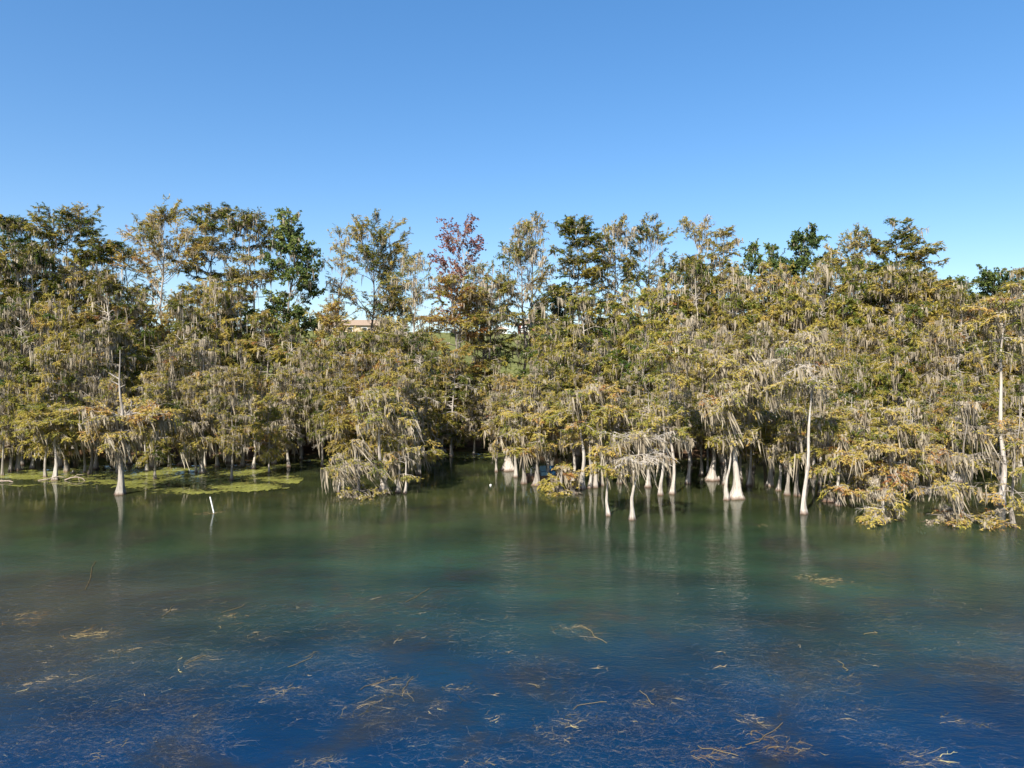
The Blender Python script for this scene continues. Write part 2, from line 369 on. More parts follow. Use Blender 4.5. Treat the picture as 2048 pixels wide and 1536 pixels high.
    # --- twigs
    if sub:
        c3 = np.maximum(1, np.round(l2 * d3)).astype(int); i3 = np.repeat(np.arange(n2), c3); n3 = len(i3)
        p, tg = along(P2, i3, g.uniform(0.1, 1, n3))
        d = rot_xy(tg, g.uniform(0.3, 1.3, n3) * g.choice([-1, 1], n3)); d[:, 2] += g.normal(-0.12, 0.25 + v2, n3); d = unit(d)
        l3 = g.uniform(0.16, 0.5, n3) * hsec
        P3 = p[:, None] + d[:, None] * (l3[:, None] * np.linspace(0, 1, 2)[None])[..., None]
        P3[:, 1, 2] -= 0.15 * l3
        yw = unit(g.normal(0, 1, (n3, 3))) * (0.011 * twig)
        wood.add(np.stack([P3[:, 0] - yw, P3[:, 0] + yw, P3[:, 1]], 1), np.arange(n3 * 3).reshape(-1, 3))
    # --- leaves
    ta = 0.5 + t1
    t2 = g.normal(0, 0.09, n2)
    def leaves(PP, ln, own, tt, ok, dens):
        c = np.round(ln * dens * g.uniform(0.7, 1.3, len(ln))).astype(int) * ok
        i = np.repeat(np.arange(len(ln)), c); m = len(i)
        if m == 0: return
        p, tg = along(PP, i, g.uniform(0.08, 1, m))
        if broad: dr = unit(g.normal(0, 1, (m, 3)) + np.array([0, 0, -0.25]) + tg * 0.5)
        else:
            dr = rot_xy(tg, g.uniform(0.15, 1.5, m) * g.choice([-1, 1], m)); dr[:, 2] = dr[:, 2] * 0.5 + g.normal(-0.22, 0.32, m); dr = unit(dr)
        nn = g.normal(0, 0.55 if not broad else 0.9, (m, 3)) + np.array([0, -0.25, 1.0])
        wv = unit(np.cross(dr, nn))
        ll = leaf[0] * g.uniform(0.55, 1.35, m)[:, None]; ww = leaf[1] * g.uniform(0.7, 1.3, m)[:, None]
        if broad:
            mid = p + dr * ll * 0.5
            V = np.stack([p, mid - wv * ww, p + dr * ll, mid + wv * ww], 1); b0 = np.arange(m)[:, None] * 4
            F = np.concatenate([b0 + [0, 1, 2], b0 + [0, 2, 3]], 1).reshape(-1, 3); rep = 2
        else:
            b_ = p + dr * ll * 0.12
            V = np.stack([b_ - wv * ww * 0.5, b_ + wv * ww * 0.5, p + dr * ll], 1); F = np.arange(m * 3).reshape(-1, 3); rep = 1
        fol.add(V, F, np.repeat(tt[i] + g.normal(0, 0.07, m), rep))
    leaves(P2, l2, i2, ta[i2] + t2, (~isbare[i2]).astype(int), dl)
    if sub: leaves(P3, l3, i3, ta[i2[i3]] + t2[i3], (~isbare[i2[i3]]).astype(int), dl)
    # --- hanging moss
    cm = np.random.default_rng(seed + 7)
    tot = Lb.sum() * 0.5 + l2.sum()
    nc = int(tot * dm)
    if nc > 0:
        k1 = nc // 3
        a_, _ = along(P1, cm.integers(0, n1, k1), cm.uniform(0.15, 1, k1))
        b_, _ = along(P2, cm.integers(0, n2, nc - k1), cm.uniform(0.1, 1, nc - k1))
        pc = np.concatenate([a_, b_]); 
        big = np.minimum(cm.lognormal(-0.35, 0.55, nc) * ml, 1.7)
        ns = cm.integers(3, 8, nc); i = np.repeat(np.arange(nc), ns); m = len(i)
        st = pc[i] + cm.normal(0, 0.09, (m, 3)) * [1.4, 1.4, 0.4]
        ln = np.minimum(big[i] * cm.uniform(0.35, 1.1, m), np.maximum(st[:, 2] - mfloor, 0.12))
        wd = cm.uniform(0.018, 0.06, m) * (0.7 + 0.4 * ml)
        yaw = cm.uniform(0, math.pi, m); wv = np.stack([np.cos(yaw), np.sin(yaw), np.zeros(m)], -1)
        dx = wind * 0.7 * cm.uniform(-0.1, 1.7, nc)[i] + cm.normal(0, 0.10, m); dy = cm.normal(0, 0.08, m)
        rows = []
        for f, wf in ((0, 0.7), (0.35, 1.0), (0.7, 0.6)):
            c = st + np.stack([dx * ln * f ** 1.0, dy * ln * f, -ln * f], -1) + cm.normal(0, 0.045, (m, 3)) * [f, f, 0]
            rows += [c - wv * (wd * wf)[:, None], c + wv * (wd * wf)[:, None]]
        rows.append(st + np.stack([dx * ln, dy * ln, -ln], -1))
        V = np.stack(rows, 1); b0 = np.arange(m)[:, None] * 7
        F = np.concatenate([b0 + f for f in ([0, 1, 3], [0, 3, 2], [2, 3, 5], [2, 5, 4], [4, 5, 6])], 1).reshape(-1, 3)
        mos.add(V, F, np.repeat(np.clip(0.5 + cm.normal(0, 0.2, nc)[i] + cm.normal(0, 0.1, m), 0, 1), 5))
    return wood, fol, mos

TRIS = 0
def tree_meshes(leafmat, kw):
    global TRIS
    wo, fo, mo = grow(**kw)
    zm = max(np.concatenate(b.V)[:, 2].max() for b in (wo, fo) if b.n)
    for b in (wo, fo, mo):                       # boughs that rise above the leader: bring the head back to the tree's height
        for v in b.V: v[:, 2] = np.where(v[:, 2] > 0, v[:, 2] * kw['H'] / zm, v[:, 2])
    TRIS += sum(sum(len(f) for f in b.F) for b in (wo, fo, mo))
    return (wo.mesh("trunk", M_BARK, smooth=True, tint=False), fo.mesh("crown", leafmat) if fo.n else None, mo.mesh("spanish_moss", M_MOSS) if mo.n else None)

def plant(name, meshes, label, cat, loc, rz=0.0, scale=(1, 1, 1), group=None, pale=0.5, hue=0.5, light=1.0):
    t = thing(name, label, cat, loc, rz, group); t.scale = scale
    tr = link("trunk", meshes[0], t); tr.color = (pale, 0, 0, 1)
    if meshes[1] is not None:
        c = link("crown", meshes[1], t); c.color = (hue, light, 0, 1)
    if meshes[2] is not None: tag(link("spanish_moss", meshes[2], t), kind="stuff")
    return t

# front: every cypress standing in the shallows is grown for itself
# px, base row, top row, crown base (fraction), half width px, stem width px, lean px, bough count, leaf, moss, hue, pale, extra, label
FRONT = [
 (34, 941, 765, .22, 62, 9, -4, 30, 1.0, 1.3, .52, .55, {}, "mossy cypress with grey flared foot near the end of the pale floating log"),
 (17, 943, 800, .20, 40, 7, 2, 18, .7, 2.0, .55, .5, {}, "narrow cypress almost buried in hanging moss beside the pale floating log"),
 (107, 961, 795, .42, 62, 10, 6, 34, 1.3, 1.2, .50, .9, dict(a=.7, b=.35), "dome-topped cypress with a pale stem rising from broken driftwood"),
 (130, 944, 760, .25, 55, 9, 4, 26, 1.0, 1.5, .5, .35, {}, "grey cypress cluster stem standing close behind the driftwood cypress"),
 (178, 950, 790, .35, 45, 7, 6, 20, 1.1, 1.2, .45, .1, {}, "thin dark-stemmed cypress with yellow low sprays beside the snag-topped cypress"),
 (237, 990, 700, .27, 80, 15, 4, 40, .9, 2.6, .74, .62, dict(snag=.45, a=.8, b=.12, wind=.32, flare=.7, layers=4, stubs=((.80, 3.0, .75), (.76, 3.3, .5), (.74, .2, .35))), "snag-topped cypress: bare white broken leader over a flat rusty orange crown"),
 (300, 935, 740, .25, 70, 10, 0, 36, 1.0, 1.6, .52, .4, {}, "full olive cypress hung with moss between the snag-topped cypress and the algae mat"),
 (403, 947, 790, .26, 55, 10, -2, 32, .8, 2.4, .55, .7, dict(wind=.25), "pale grey cypress standing at the back edge of the bright green algae mat"),
 (368, 930, 770, .3, 50, 14, 3, 24, .9, 1.4, .5, .2, dict(flare=1.6), "dark swollen-footed cypress behind the algae mat"),
 (457, 925, 745, .28, 60, 11, 3, 32, 1.0, 1.6, .5, .75, {}, "cypress with sunlit white stem behind the middle of the algae mat"),
 (484, 933, 780, .22, 48, 8, 5, 24, .8, 2.2, .53, .5, {}, "slim cypress draped in long moss behind the white pipe"),
 (525, 926, 770, .25, 50, 9, -2, 26, .9, 1.6, .5, .4, {}, "brown-stemmed cypress at the far end of the algae mat"),
 (547, 929, 800, .22, 48, 8, 2, 26, .9, 2.0, .56, .5, dict(wind=.22), "cypress with a drooping moss skirt just before the blue water gap"),
 (600, 912, 770, .2, 55, 8, 2, 26, 1.0, 1.8, .5, .25, {}, "shaded cypress at the back of the blue-reflecting water"),
 (716, 995, 875, .12, 58, 9, -4, 20, .5, 3.6, .62, .25, dict(wind=.8, a=.15, b=.5, layers=3), "short bushy cypress, moss combed sideways, with golden tuft at its foot"),
 (678, 986, 905, .3, 30, 6, -3, 10, .6, 3.2, .6, .7, dict(wind=.5), "little stub-stemmed cypress under the sideways-combed moss"),
 (765, 986, 770, .62, 68, 13, -8, 40, .8, 2.4, .56, .72, dict(wind=.4, layers=6, a=.5), "straight dappled cypress with broad moss-laden crown beside the combed-moss cypress"),
 (794, 986, 850, .3, 36, 8, 6, 18, .8, 2.2, .55, .85, dict(snag=.2, wind=.3), "twin pale cypress stem with a bare white spike"),
 (809, 988, 865, .25, 34, 6, 4, 16, .8, 2.4, .57, .8, dict(wind=.35), "thinner of the twin pale cypresses, moss falling to the water"),
 (838, 950, 850, .2, 44, 6, -4, 20, 1.1, 1.2, .40, .6, {}, "light green leafy cypress behind the twin pale stems"),
 (868, 922, 872, .2, 26, 8, 2, 10, .25, 2.0, .6, .65, dict(bare=.6, wind=.2), "low grey cypress stump bristling with bare twigs by the green bank"),
 (1018, 941, 800, .34, 55, 16, -2, 34, 1.1, 1.7, .66, .95, dict(flare=1.7), "golden cypress with a broad white foot at the mouth of the inlet"),
 (1047, 968, 790, .3, 52, 9, -6, 30, 1.05, 1.6, .62, .55, {}, "cypress with shadowed grey stem beside the moored boat"),
 (1073, 971, 800, .32, 48, 10, 3, 28, 1.0, 1.6, .60, .45, dict(flare=1.6), "double-footed cypress directly beside the moored boat"),
 (1120, 986, 925, .12, 42, 12, 4, 18, 1.3, 2.2, .64, .35, dict(a=.2), "low yellow-green cypress bush hiding the bow of the moored boat"),
 (1165, 979, 770, .44, 55, 12, -10, 32, 1.05, 1.4, .52, .8, {}, "lightly bent cypress with wide white foot by the yellow bush cypress"),
 (1180, 977, 800, .36, 42, 7, 0, 24, .9, 1.6, .62, .75, {}, "slender pale cypress in the tight clump of three"),
 (1190, 976, 760, .48, 50, 9, 4, 28, .9, 1.5, .66, .85, {}, "tallest pale stem in the tight clump of three cypresses"),
 (1205, 972, 815, .3, 44, 7, 8, 24, .8, 1.8, .68, .6, {}, "rusty-leaved cypress close behind the clump of three"),
 (1217, 1033, 885, .48, 46, 8, 3, 22, 1.2, 1.8, .64, 1.0, dict(wind=.3), "thin white cypress with yellow-orange head far out in the water"),
 (1265, 1041, 850, .45, 72, 10, 16, 36, .28, 2.2, .55, .95, dict(bare=.55, twig=1.7, wind=.35, d3=7, a=.6), "leaning white cypress with a spreading head of bare silver twigs"),
 (1323, 991, 800, .42, 52, 9, 5, 28, 1.0, 1.6, .52, .85, {}, "stout pale cypress next to the tall thin white one"),
 (1348, 989, 655, .52, 66, 9, -2, 40, 1.0, 1.4, .50, .95, {}, "tall thin cypress with chalk-white stem and high olive crown"),
 (1425, 961, 800, .36, 52, 14, 4, 30, 1.1, 1.6, .52, .9, dict(flare=1.5), "fork-footed white cypress at the dark back water"),
 (1450, 970, 830, .4, 34, 7, 0, 18, .9, 1.6, .55, .8, {}, "thin greyish cypress just behind the curved white one"),
 (1455, 1001, 835, .55, 34, 9, 14, 16, .7, 2.2, .55, 1.0, dict(wind=.3), "curved white cypress leaning towards the thick white one"),
 (1473, 998, 690, .42, 80, 17, 6, 46, .7, 3.2, .58, 1.0, dict(wind=.42, flare=1.35, a=.5), "thick chalk-white cypress with a wide bell foot and grey mossy crown"),
 (1541, 973, 800, .38, 56, 12, 2, 32, 1.2, 1.6, .60, .85, dict(a=.6), "pale-footed cypress in the dark opening, golden parasol sprays above"),
 (1578, 991, 815, .3, 42, 9, 2, 24, .9, 2.0, .55, .5, {}, "grey shaded cypress with one low yellow spray"),
 (1598, 993, 810, .34, 40, 10, 2, 22, .8, 1.9, .52, .35, {}, "dark cypress half hidden by the tallest white stem"),
 (1612, 1029, 655, .46, 72, 11, 10, 40, .7, 2.0, .52, 1.0, dict(bare=.4, twig=1.5, layers=5, wind=.25), "tallest white cypress, silver twig layers spread across the dense canopy"),
 (1628, 956, 800, .36, 46, 9, 2, 26, .9, 1.6, .5, .9, {}, "cypress with white foot behind the tallest white stem"),
 (1661, 1004, 830, .28, 48, 13, 2, 28, 1.1, 1.8, .58, .1, dict(flare=1.5), "blue-shadowed dark cypress with a fat foot"),
 (1680, 1012, 860, .2, 46, 10, 4, 26, 1.1, 2.4, .60, .75, dict(wind=.35), "cypress with golden moss-trailing skirt and a short white foot"),
 (1722, 991, 810, .26, 52, 12, 0, 30, .9, 2.6, .52, .15, dict(wind=.3), "dark stem curtained with long grey moss"),
 (1780, 999, 800, .16, 76, 21, 2, 42, 1.1, 2.4, .64, .9, dict(flare=1.0, wind=.22, a=.2), "massive white-footed cypress under low golden boughs"),
 (1765, 1046, 970, .2, 44, 9, 8, 18, .75, 2.2, .66, .8, dict(wind=.4, a=.4), "dwarf cypress with drooping golden sprays far out in the water"),
 (1856, 988, 880, .30, 50, 9, 6, 26, 1.0, 2.8, .6, .4, dict(wind=.3), "cypress whose moss fingers trail down to the open water"),
 (1912, 963, 830, .34, 62, 17, 2, 32, .9, 1.8, .55, .55, dict(flare=1.5), "broad brown-footed cypress back in the shade"),
 (1926, 1047, 800, .06, 74, 9, 10, 38, .55, 2.2, .64, .3, dict(bare=.35, twig=1.6, wind=.35, layers=5, a=.1, b=.6), "black-stemmed cypress with long pale drooping boughs over the water"),
 (2006, 1011, 560, .56, 64, 14, 10, 42, .9, 1.3, .6, 1.0, dict(layers=6), "very tall smooth white cypress trunk at the edge of the picture"),
 (2031, 1056, 790, .12, 50, 9, 12, 26, .7, 1.6, .66, .5, dict(bare=.3, twig=1.4), "cypress with mottled black and white stem, golden tuft at its foot"),
]
for k, (px, by, ty, cb, hw, sw, ln, n1, lf, ms, hue, pale, ex, lab) in enumerate(FRONT):
    Y = ydist(by); X = xat(px, Y); H = zat(ty, Y); Rc = hw / FPX * Y
    if 1000 < px < 1740 and cb > .25: cb += .09
    kw = dict(H=H, Rc=Rc * 1.2, cb=cb + (.13 if pale > .68 and cb > .25 else .08 if cb > .15 else 0), n1=int(n1 * 1.12), e0=-2, e1=24, droop=0.21, d2=4.2, d3=5.0, dl=29 * lf, leaf=(0.205, 0.057), v2=.2, dm=0.54 * ms, ml=0.9 + 0.09 * ms,
              wind=0.2, r0=sw / FPX * Y / 2 * 0.8, flare=0.75, lean=(ln / FPX * Y, 0), layers=max(4, int(H * (1 - cb) / 1.0)), twig=1.25, seed=100 + k)
    if 'wind' not in ex and H > 4: kw['mfloor'] = 1.15
    kw.update(ex)
    plant("cypress_tree", tree_meshes(M_NEEDLE, kw), lab, "tree", (X, Y, 0), 0, group="cypresses standing in the shallows", pale=pale, hue=hue)

# slim pale stems between them: three grown kinds, copied
SLIM = [tree_meshes(M_NEEDLE, dict(H=7.0, Rc=1.35, cb=.5, n1=30, e0=0, e1=26, droop=.22, d2=4, d3=4.5, dl=28, leaf=(.2, .056), v2=.22, dm=.7, ml=1.0, wind=.12, mfloor=1.6, r0=.115, flare=.9, lean=(.25 * (k - 1), .1), twig=1.2, seed=260 + k)) for k in range(3)]
for k, (px, by, hh, sl_, lab) in enumerate([
    (62, 938, 6.5, 1.0, "slim pale cypress stem between the grey flared foot and the driftwood cypress"), (292, 944, 6.5, .9, "slim pale cypress stem standing in the olive film beside the snag-topped cypress"),
    (432, 934, 6.6, .9, "slim pale cypress stem between the algae-edge cypress and the sunlit white one"), (506, 938, 6.2, 1.0, "slim pale cypress stem just behind the end of the algae mat"),
    (1032, 955, 6.8, 1.0, "slim pale cypress stem beside the broad white foot of the golden cypress"), (1096, 962, 6.4, .9, "slim pale cypress stem rising behind the moored boat"),
    (1147, 973, 6.8, 1.05, "slim pale cypress stem between the yellow bush cypress and the bent white-footed one"), (1240, 968, 6.3, 1.0, "slim pale cypress stem behind the two white trees far out in the water"),
    (1297, 975, 6.6, 1.1, "slim pale cypress stem under the bare silver-twig head"), (1378, 968, 6.8, 1.0, "slim pale cypress stem between the tall thin white cypress and the fork-footed one"),
    (1404, 952, 6.5, .9, "slim pale cypress stem close to the fork-footed white cypress"), (1500, 972, 6.7, 1.0, "slim pale cypress stem in the dark water past the thick bell foot"),
    (1561, 982, 6.2, 1.0, "slim pale cypress stem beside the golden parasol sprays"), (1643, 968, 6.4, .95, "slim pale cypress stem beyond the pointed knee"),
    (1702, 978, 6.5, 1.1, "slim pale cypress stem beside the golden moss-trailing skirt"), (1741, 984, 6.4, 1.0, "slim pale cypress stem next to the massive white foot"), (1828, 982, 6.3, 1.0, "slim pale cypress stem near the trailing moss fingers")]):
    Y = ydist(by); X = xat(px, Y); q = hh / 7.0
    plant("cypress_tree", SLIM[k % 3], lab, "tree", (X, Y, 0), k * 2.1, (sl_, sl_, q), "cypresses standing in the shallows", pale=.75 + .05 * (k % 5), hue=.46 + .04 * (k % 4))

# middle ranks: eight grown kinds, copied
MID = []
for k in range(8):
    H = 14.0; 
    MID.append((H, tree_meshes(M_NEEDLE, dict(H=H, Rc=3.9, cb=0.24 + 0.04 * (k % 3), a=[.25, .4, .15, .5][k % 4], b=[.45, .4, .55, .38][k % 4], n1=84, e0=-8, e1=34, droop=0.24, d2=3.0, d3=3.4, dl=[34, 26, 36, 20][k % 4],
              leaf=(0.26, 0.08), dm=[.55, 1.0, .45, 1.25][k % 4], ml=1.05, v2=.24, wind=0.06, mfloor=2.0, r0=0.19, flare=0.75, lean=(0.4 * (-1) ** k, 0.2), layers=0, bare=[.12, .25, .08, .35][k % 4], twig=1.3, seed=300 + k))))
CONT = [(0, 505), (100, 500), (170, 500), (230, 545), (300, 570), (400, 560), (500, 585), (590, 640), (650, 648), (720, 655), (800, 668), (870, 672), (930, 735), (1000, 742), (1060, 725), (1090, 640), (1150, 570), (1300, 545),
        (1400, 525), (1500, 540), (1600, 520), (1700, 530), (1800, 520), (1900, 565), (2000, 580), (2060, 560)]
cont = lambda px: float(np.interp(px, *zip(*CONT)))
rg = np.random.default_rng(11)
ANCH = ["the pale floating log", "the dome-topped cypress", "the thin dark-stemmed cypress", "the snag-topped cypress", "the full olive cypress before the algae", "the algae mat", "the cypress with sunlit white stem",
        "the drooping moss skirt", "the blue water gap", "the combed-moss cypress", "the dappled cypress", "the twin pale stems", "the bristling stump", "the dark inlet", "the golden cypress at the inlet", "the moored boat",
        "the yellow bush cypress", "the clump of three pale stems", "the bare silver-twig cypress", "the tall thin white cypress", "the fork-footed white cypress", "the thick bell-footed cypress", "the dark opening with parasol sprays",
        "the tallest white stem", "the blue-shadowed dark cypress", "the moss-curtained dark stem", "the massive white-footed cypress", "the trailing moss fingers", "the black-stemmed cypress", "the very tall smooth trunk"]
ANX = [10, 85, 165, 237, 310, 390, 457, 545, 610, 690, 765, 810, 868, 930, 1000, 1075, 1125, 1185, 1265, 1348, 1420, 1473, 1545, 1612, 1665, 1722, 1785, 1856, 1926, 2010]
def tone(h): return "green-olive" if h < .42 else "olive" if h < .5 else "golden olive" if h < .58 else "rust-tinged"
for row, (Yr, off, word, step) in enumerate([(54, 175, "low", 1), (59.5, 95, "mid-height", 1), (67.5, -6, "tall", 1), (73.5, -4, "rearmost", 1)]):
    for j, (ax, an) in enumerate(zip(ANX, ANCH)):
        px = ax + [0, 26, -20, 34][row] + rg.uniform(-10, 10)
        gap = 590 < px < 1085
        if gap and row >= 2 and 905 < px < 1075: continue
        Y = Yr + rg.uniform(-2, 2.5)
        if row == 0 and 560 < px < 660: Y = 63.5
        if row == 0 and 850 < px < 990: continue
        if row == 1 and 850 < px < 990: Y = 67
        ty = cont(px) + off * (0.30 if gap else 1.0) + rg.uniform(-22, 30)
        X = xat(px, Y); z0 = min(0.0, float(ground_z(np.array(X), np.array(Y)))) if Y < shore(X) else float(ground_z(np.array(X), np.array(Y)))
        z0 = max(z0, 0) if Y >= shore(X) else 0.0
        Hh = zat(ty, Y) - z0
        v = MID[rg.integers(0, 8) if row < 2 else 2 * rg.integers(0, 4)]; sz = Hh / v[0]; sxy = min(max(0.55 + 0.45 * sz, 0.5), 1.15) * (1.2 if gap and row == 0 else 1) * rg.uniform(0.8, 1.1) * (0.56 if row == 0 else 0.72 if row == 1 else 0.92)
        hue = float(np.clip(0.47 + rg.normal(0, 0.10) - 0.06 * (row >= 2), 0.28, 0.76))
        plant("cypress_tree", v[1], f"{word} {tone(hue)} cypress of the crowded canopy behind {an}", "tree", (X, Y, z0 - 0.02), rg.uniform(0, 6.28), (sxy, sxy, sz),
              "cypresses of the crowded middle ranks", pale=rg.uniform(0.4, 0.95), hue=hue, light=rg.uniform(0.68, 1.12))

# the same belt of cypresses goes on along the shore past both ends of the picture
for px in (-95, -190, -290, -400, 2140, 2235, 2330, 2440):
    for Yr, ty in ((55, 690), (61, 610), (69, 530), (77, 450)):
        Y = Yr + rg.uniform(-2, 2); X = xat(px + rg.uniform(-25, 25), Y)
        z0 = float(ground_z(np.array(X), np.array(Y))) if Y >= shore(X) else 0.0
        v = MID[rg.integers(0, 8)]; sz = (zat(ty + rg.uniform(-25, 25), Y) - z0) / v[0]
        plant("cypress_tree", v[1], "moss-hung cypress of the shore belt, past the end of the crowded canopy", "tree", (X, Y, z0 - .02), rg.uniform(0, 6.28), (.9, .9, sz),
              "cypresses past the ends of the canopy", pale=rg.uniform(.4, .95), hue=float(np.clip(rg.normal(.5, .09), .3, .72)), light=rg.uniform(.7, 1.1))

# skyline trees on the slope, each grown for itself
C, S_, G_, RD = "cypress", "sparse", "green", "red"
SKY = [  # px, top row, half width px, kind, crown base, leaf, moss, hue, pale, Y, label
 (30, 428, 62, C, .45, 1.0, 1.0, .34, .4, 78, "dark olive skyline cypress above the pale floating log"),
 (140, 404, 84, C, .40, 1.15, .5, .42, .3, 76, "big dense olive skyline cypress with a rounded lopsided head"),
 (330, 392, 76, S_, .42, .75, .9, .66, .8, 76, "highest skyline tree, fan of pale bare limbs tipped rusty brown"),
 (252, 480, 40, S_, .5, .6, .8, .55, .5, 82, "thin skyline cypress in the notch beside the fan-limbed tree"),
 (428, 404, 56, C, .42, 1.0, .8, .42, .3, 80, "dark olive skyline cypress between the fan-limbed tree and the leafy green one"),
 (505, 416, 56, C, .45, .8, 1.2, .46, .5, 78, "skyline cypress veiled with moss beside the leafy green tree"),
 (588, 410, 52, G_, .30, 1.0, .7, .45, .3, 77, "narrow leafy green tree standing at the edge of the sky gap"),
 (683, 448, 34, S_, .25, .55, .8, .58, .6, 80, "spindly sparse tree with open tufts beside the wide open-crowned one"),
 (660, 590, 46, S_, .3, .9, .6, .76, .4, 74, "bronze-leaved low tree before the tan house"),
 (748, 420, 66, S_, .34, .85, .6, .52, .1, 84, "wide open-crowned dark-limbed tree in the sky gap"),
 (776, 500, 40, S_, .45, .5, 1.2, .5, .2, 88, "slim mossy tree leaning close to the open-crowned one"),
 (832, 498, 48, S_, .40, .35, 1.4, .62, .7, 74, "pale almost leafless tree with moss beards in the sky gap"),
 (800, 560, 34, S_, .4, .5, 1.3, .5, .2, 90, "thin black stem with moss tufts among the sky gap trees"),
 (925, 418, 72, RD, .50, 1.0, .1, .55, .8, 82, "tall red-leaved tree alone against the sky"),
 (905, 545, 46, C, .35, 1.1, .6, .72, .3, 74, "bronze brushy cypress below the red-leaved tree"),
 (958, 515, 40, S_, .4, .7, 1.6, .5, .4, 80, "moss-bearded tree just beside the red-leaved tree"),
 (985, 548, 48, C, .34, .9, 2.2, .5, .4, 76, "spreading cypress with a long moss fringe over the lawn"),
 (1040, 432, 48, S_, .42, .8, 1.6, .48, .35, 80, "tall cypress with a dark forked trunk standing on the lawn"),
 (1070, 424, 28, S_, .40, .7, 1.4, .62, .95, 84, "very slender white-stemmed tree beside the forked trunk on the lawn"),
 (1110, 560, 40, G_, .15, 1.0, .4, .30, .3, 92, "blue-green tree behind the slender white stem"),
 (1155, 428, 58, C, .36, 1.15, .5, .42, .2, 76, "dark layered skyline cypress with flat shelves of foliage"),
 (1228, 428, 44, S_, .36, .85, 1.4, .66, .6, 78, "rusty feathery skyline tree between two dark cypresses"),
 (1300, 430, 60, S_, .38, 1.0, 1.0, .42, .3, 80, "skyline cypress with forked bare limbs under tufted top"),
 (1372, 510, 50, C, .3, 1.0, .8, .4, .3, 84, "dark low-topped tree in the dip of the skyline"),
 (1398, 430, 48, S_, .40, .6, .7, .70, .8, 79, "pale pinkish open-topped skyline tree"),
 (1442, 452, 40, C, .35, 1.0, .9, .6, .4, 76, "pointed golden-brown skyline cypress beside the pinkish one"),
 (1498, 480, 38, G_, .3, .8, .2, .42, .3, 92, "small dark green tree peeping over the canopy"),
 (1545, 482, 30, G_, .3, .7, .2, .5, .3, 94, "thin green treetop beside the blue-green broadleaf"),
 (1605, 448, 60, G_, .28, 1.1, .1, .38, .3, 86, "dense blue-green broadleaf tree on the skyline"),
 (1702, 450, 46, S_, .42, .9, .6, .62, .4, 80, "brown tufted skyline cypress next to the great dark one"),
 (1785, 428, 66, C, .36, 1.15, .5, .44, .2, 79, "great dark olive cypress crowning the skyline"),
 (1835, 528, 74, C, .40, 1.1, 1.8, .52, .3, 70, "broad cypress with heavy dark limbs and wide flat shelves"),
 (1905, 548, 30, G_, .3, .8, .2, .42, .3, 96, "distant small green treetop in the low skyline notch"),
 (1985, 528, 46, G_, .3, 1.0, .2, .40, .3, 92, "rounded dark green tree above the very tall smooth trunk"),
 (2038, 528, 40, C, .35, 1.0, .8, .5, .4, 80, "olive cypress closing the skyline beside the rounded green tree"),
]
for k, (px, ty, hw, kd, cb, lf, ms, hue, pale, Y, lab) in enumerate(SKY):
    X = xat(px, Y); z0 = float(ground_z(np.array(X), np.array(Y))); H = zat(ty, Y) - z0; Rc = hw / FPX * Y
    kw = dict(H=H, Rc=Rc * (1.7 if kd == S_ else 1.6), cb=max(.16, cb - .12), seed=500 + k, wind=0.04, r0=0.22, flare=0.5, dm=.42 * ms, ml=1.0, leaf=(0.25, 0.082), twig=1.2)
    if kd == C: kw.update(topw=1.35, n1=80, a=.2, b=.30, e0=6, e1=46, droop=.16, d2=3.2, d3=3.4, dl=30 * lf, layers=14, v2=.22, bare=.06, tw=1.2)
    if kd == S_: kw.update(topw=1.3, n1=58, a=.2, b=.26, e0=22, e1=60, droop=.10, d2=2.8, d3=3.2, dl=28 * lf, v2=.35, bare=.08, clump=.45, tw=1.5, up=.08)
    if kd == G_: kw.update(n1=80, a=.3, b=.36, e0=10, e1=60, droop=.06, d2=3.4, d3=3.6, dl=18 * lf, leaf=(.24, .085), broad=True, v2=.45, bare=0, clump=.3, tw=1.2)
    if kd == RD: kw.update(n1=46, a=.35, b=.3, e0=35, e1=66, droop=.0, d2=2.4, d3=2.4, dl=6.5, leaf=(.26, .10), broad=True, v2=.45, bare=0, clump=.4, tw=1.2)
    lm = {C: M_NEEDLE, S_: M_NEEDLE, G_: M_BROAD, RD: M_RED}[kd]
    nm = {C: "cypress_tree", S_: "cypress_tree", G_: "broadleaf_tree", RD: "red_leaved_tree"}[kd]
    plant(nm, tree_meshes(lm, kw), lab, "tree", (X, Y, z0 - 0.05), 0, group="trees along the skyline", pale=pale, hue=hue - (.05 if kd in (C, S_) else 0), light=0.85 if kd == C else 1.05 if kd == G_ else 1.0)

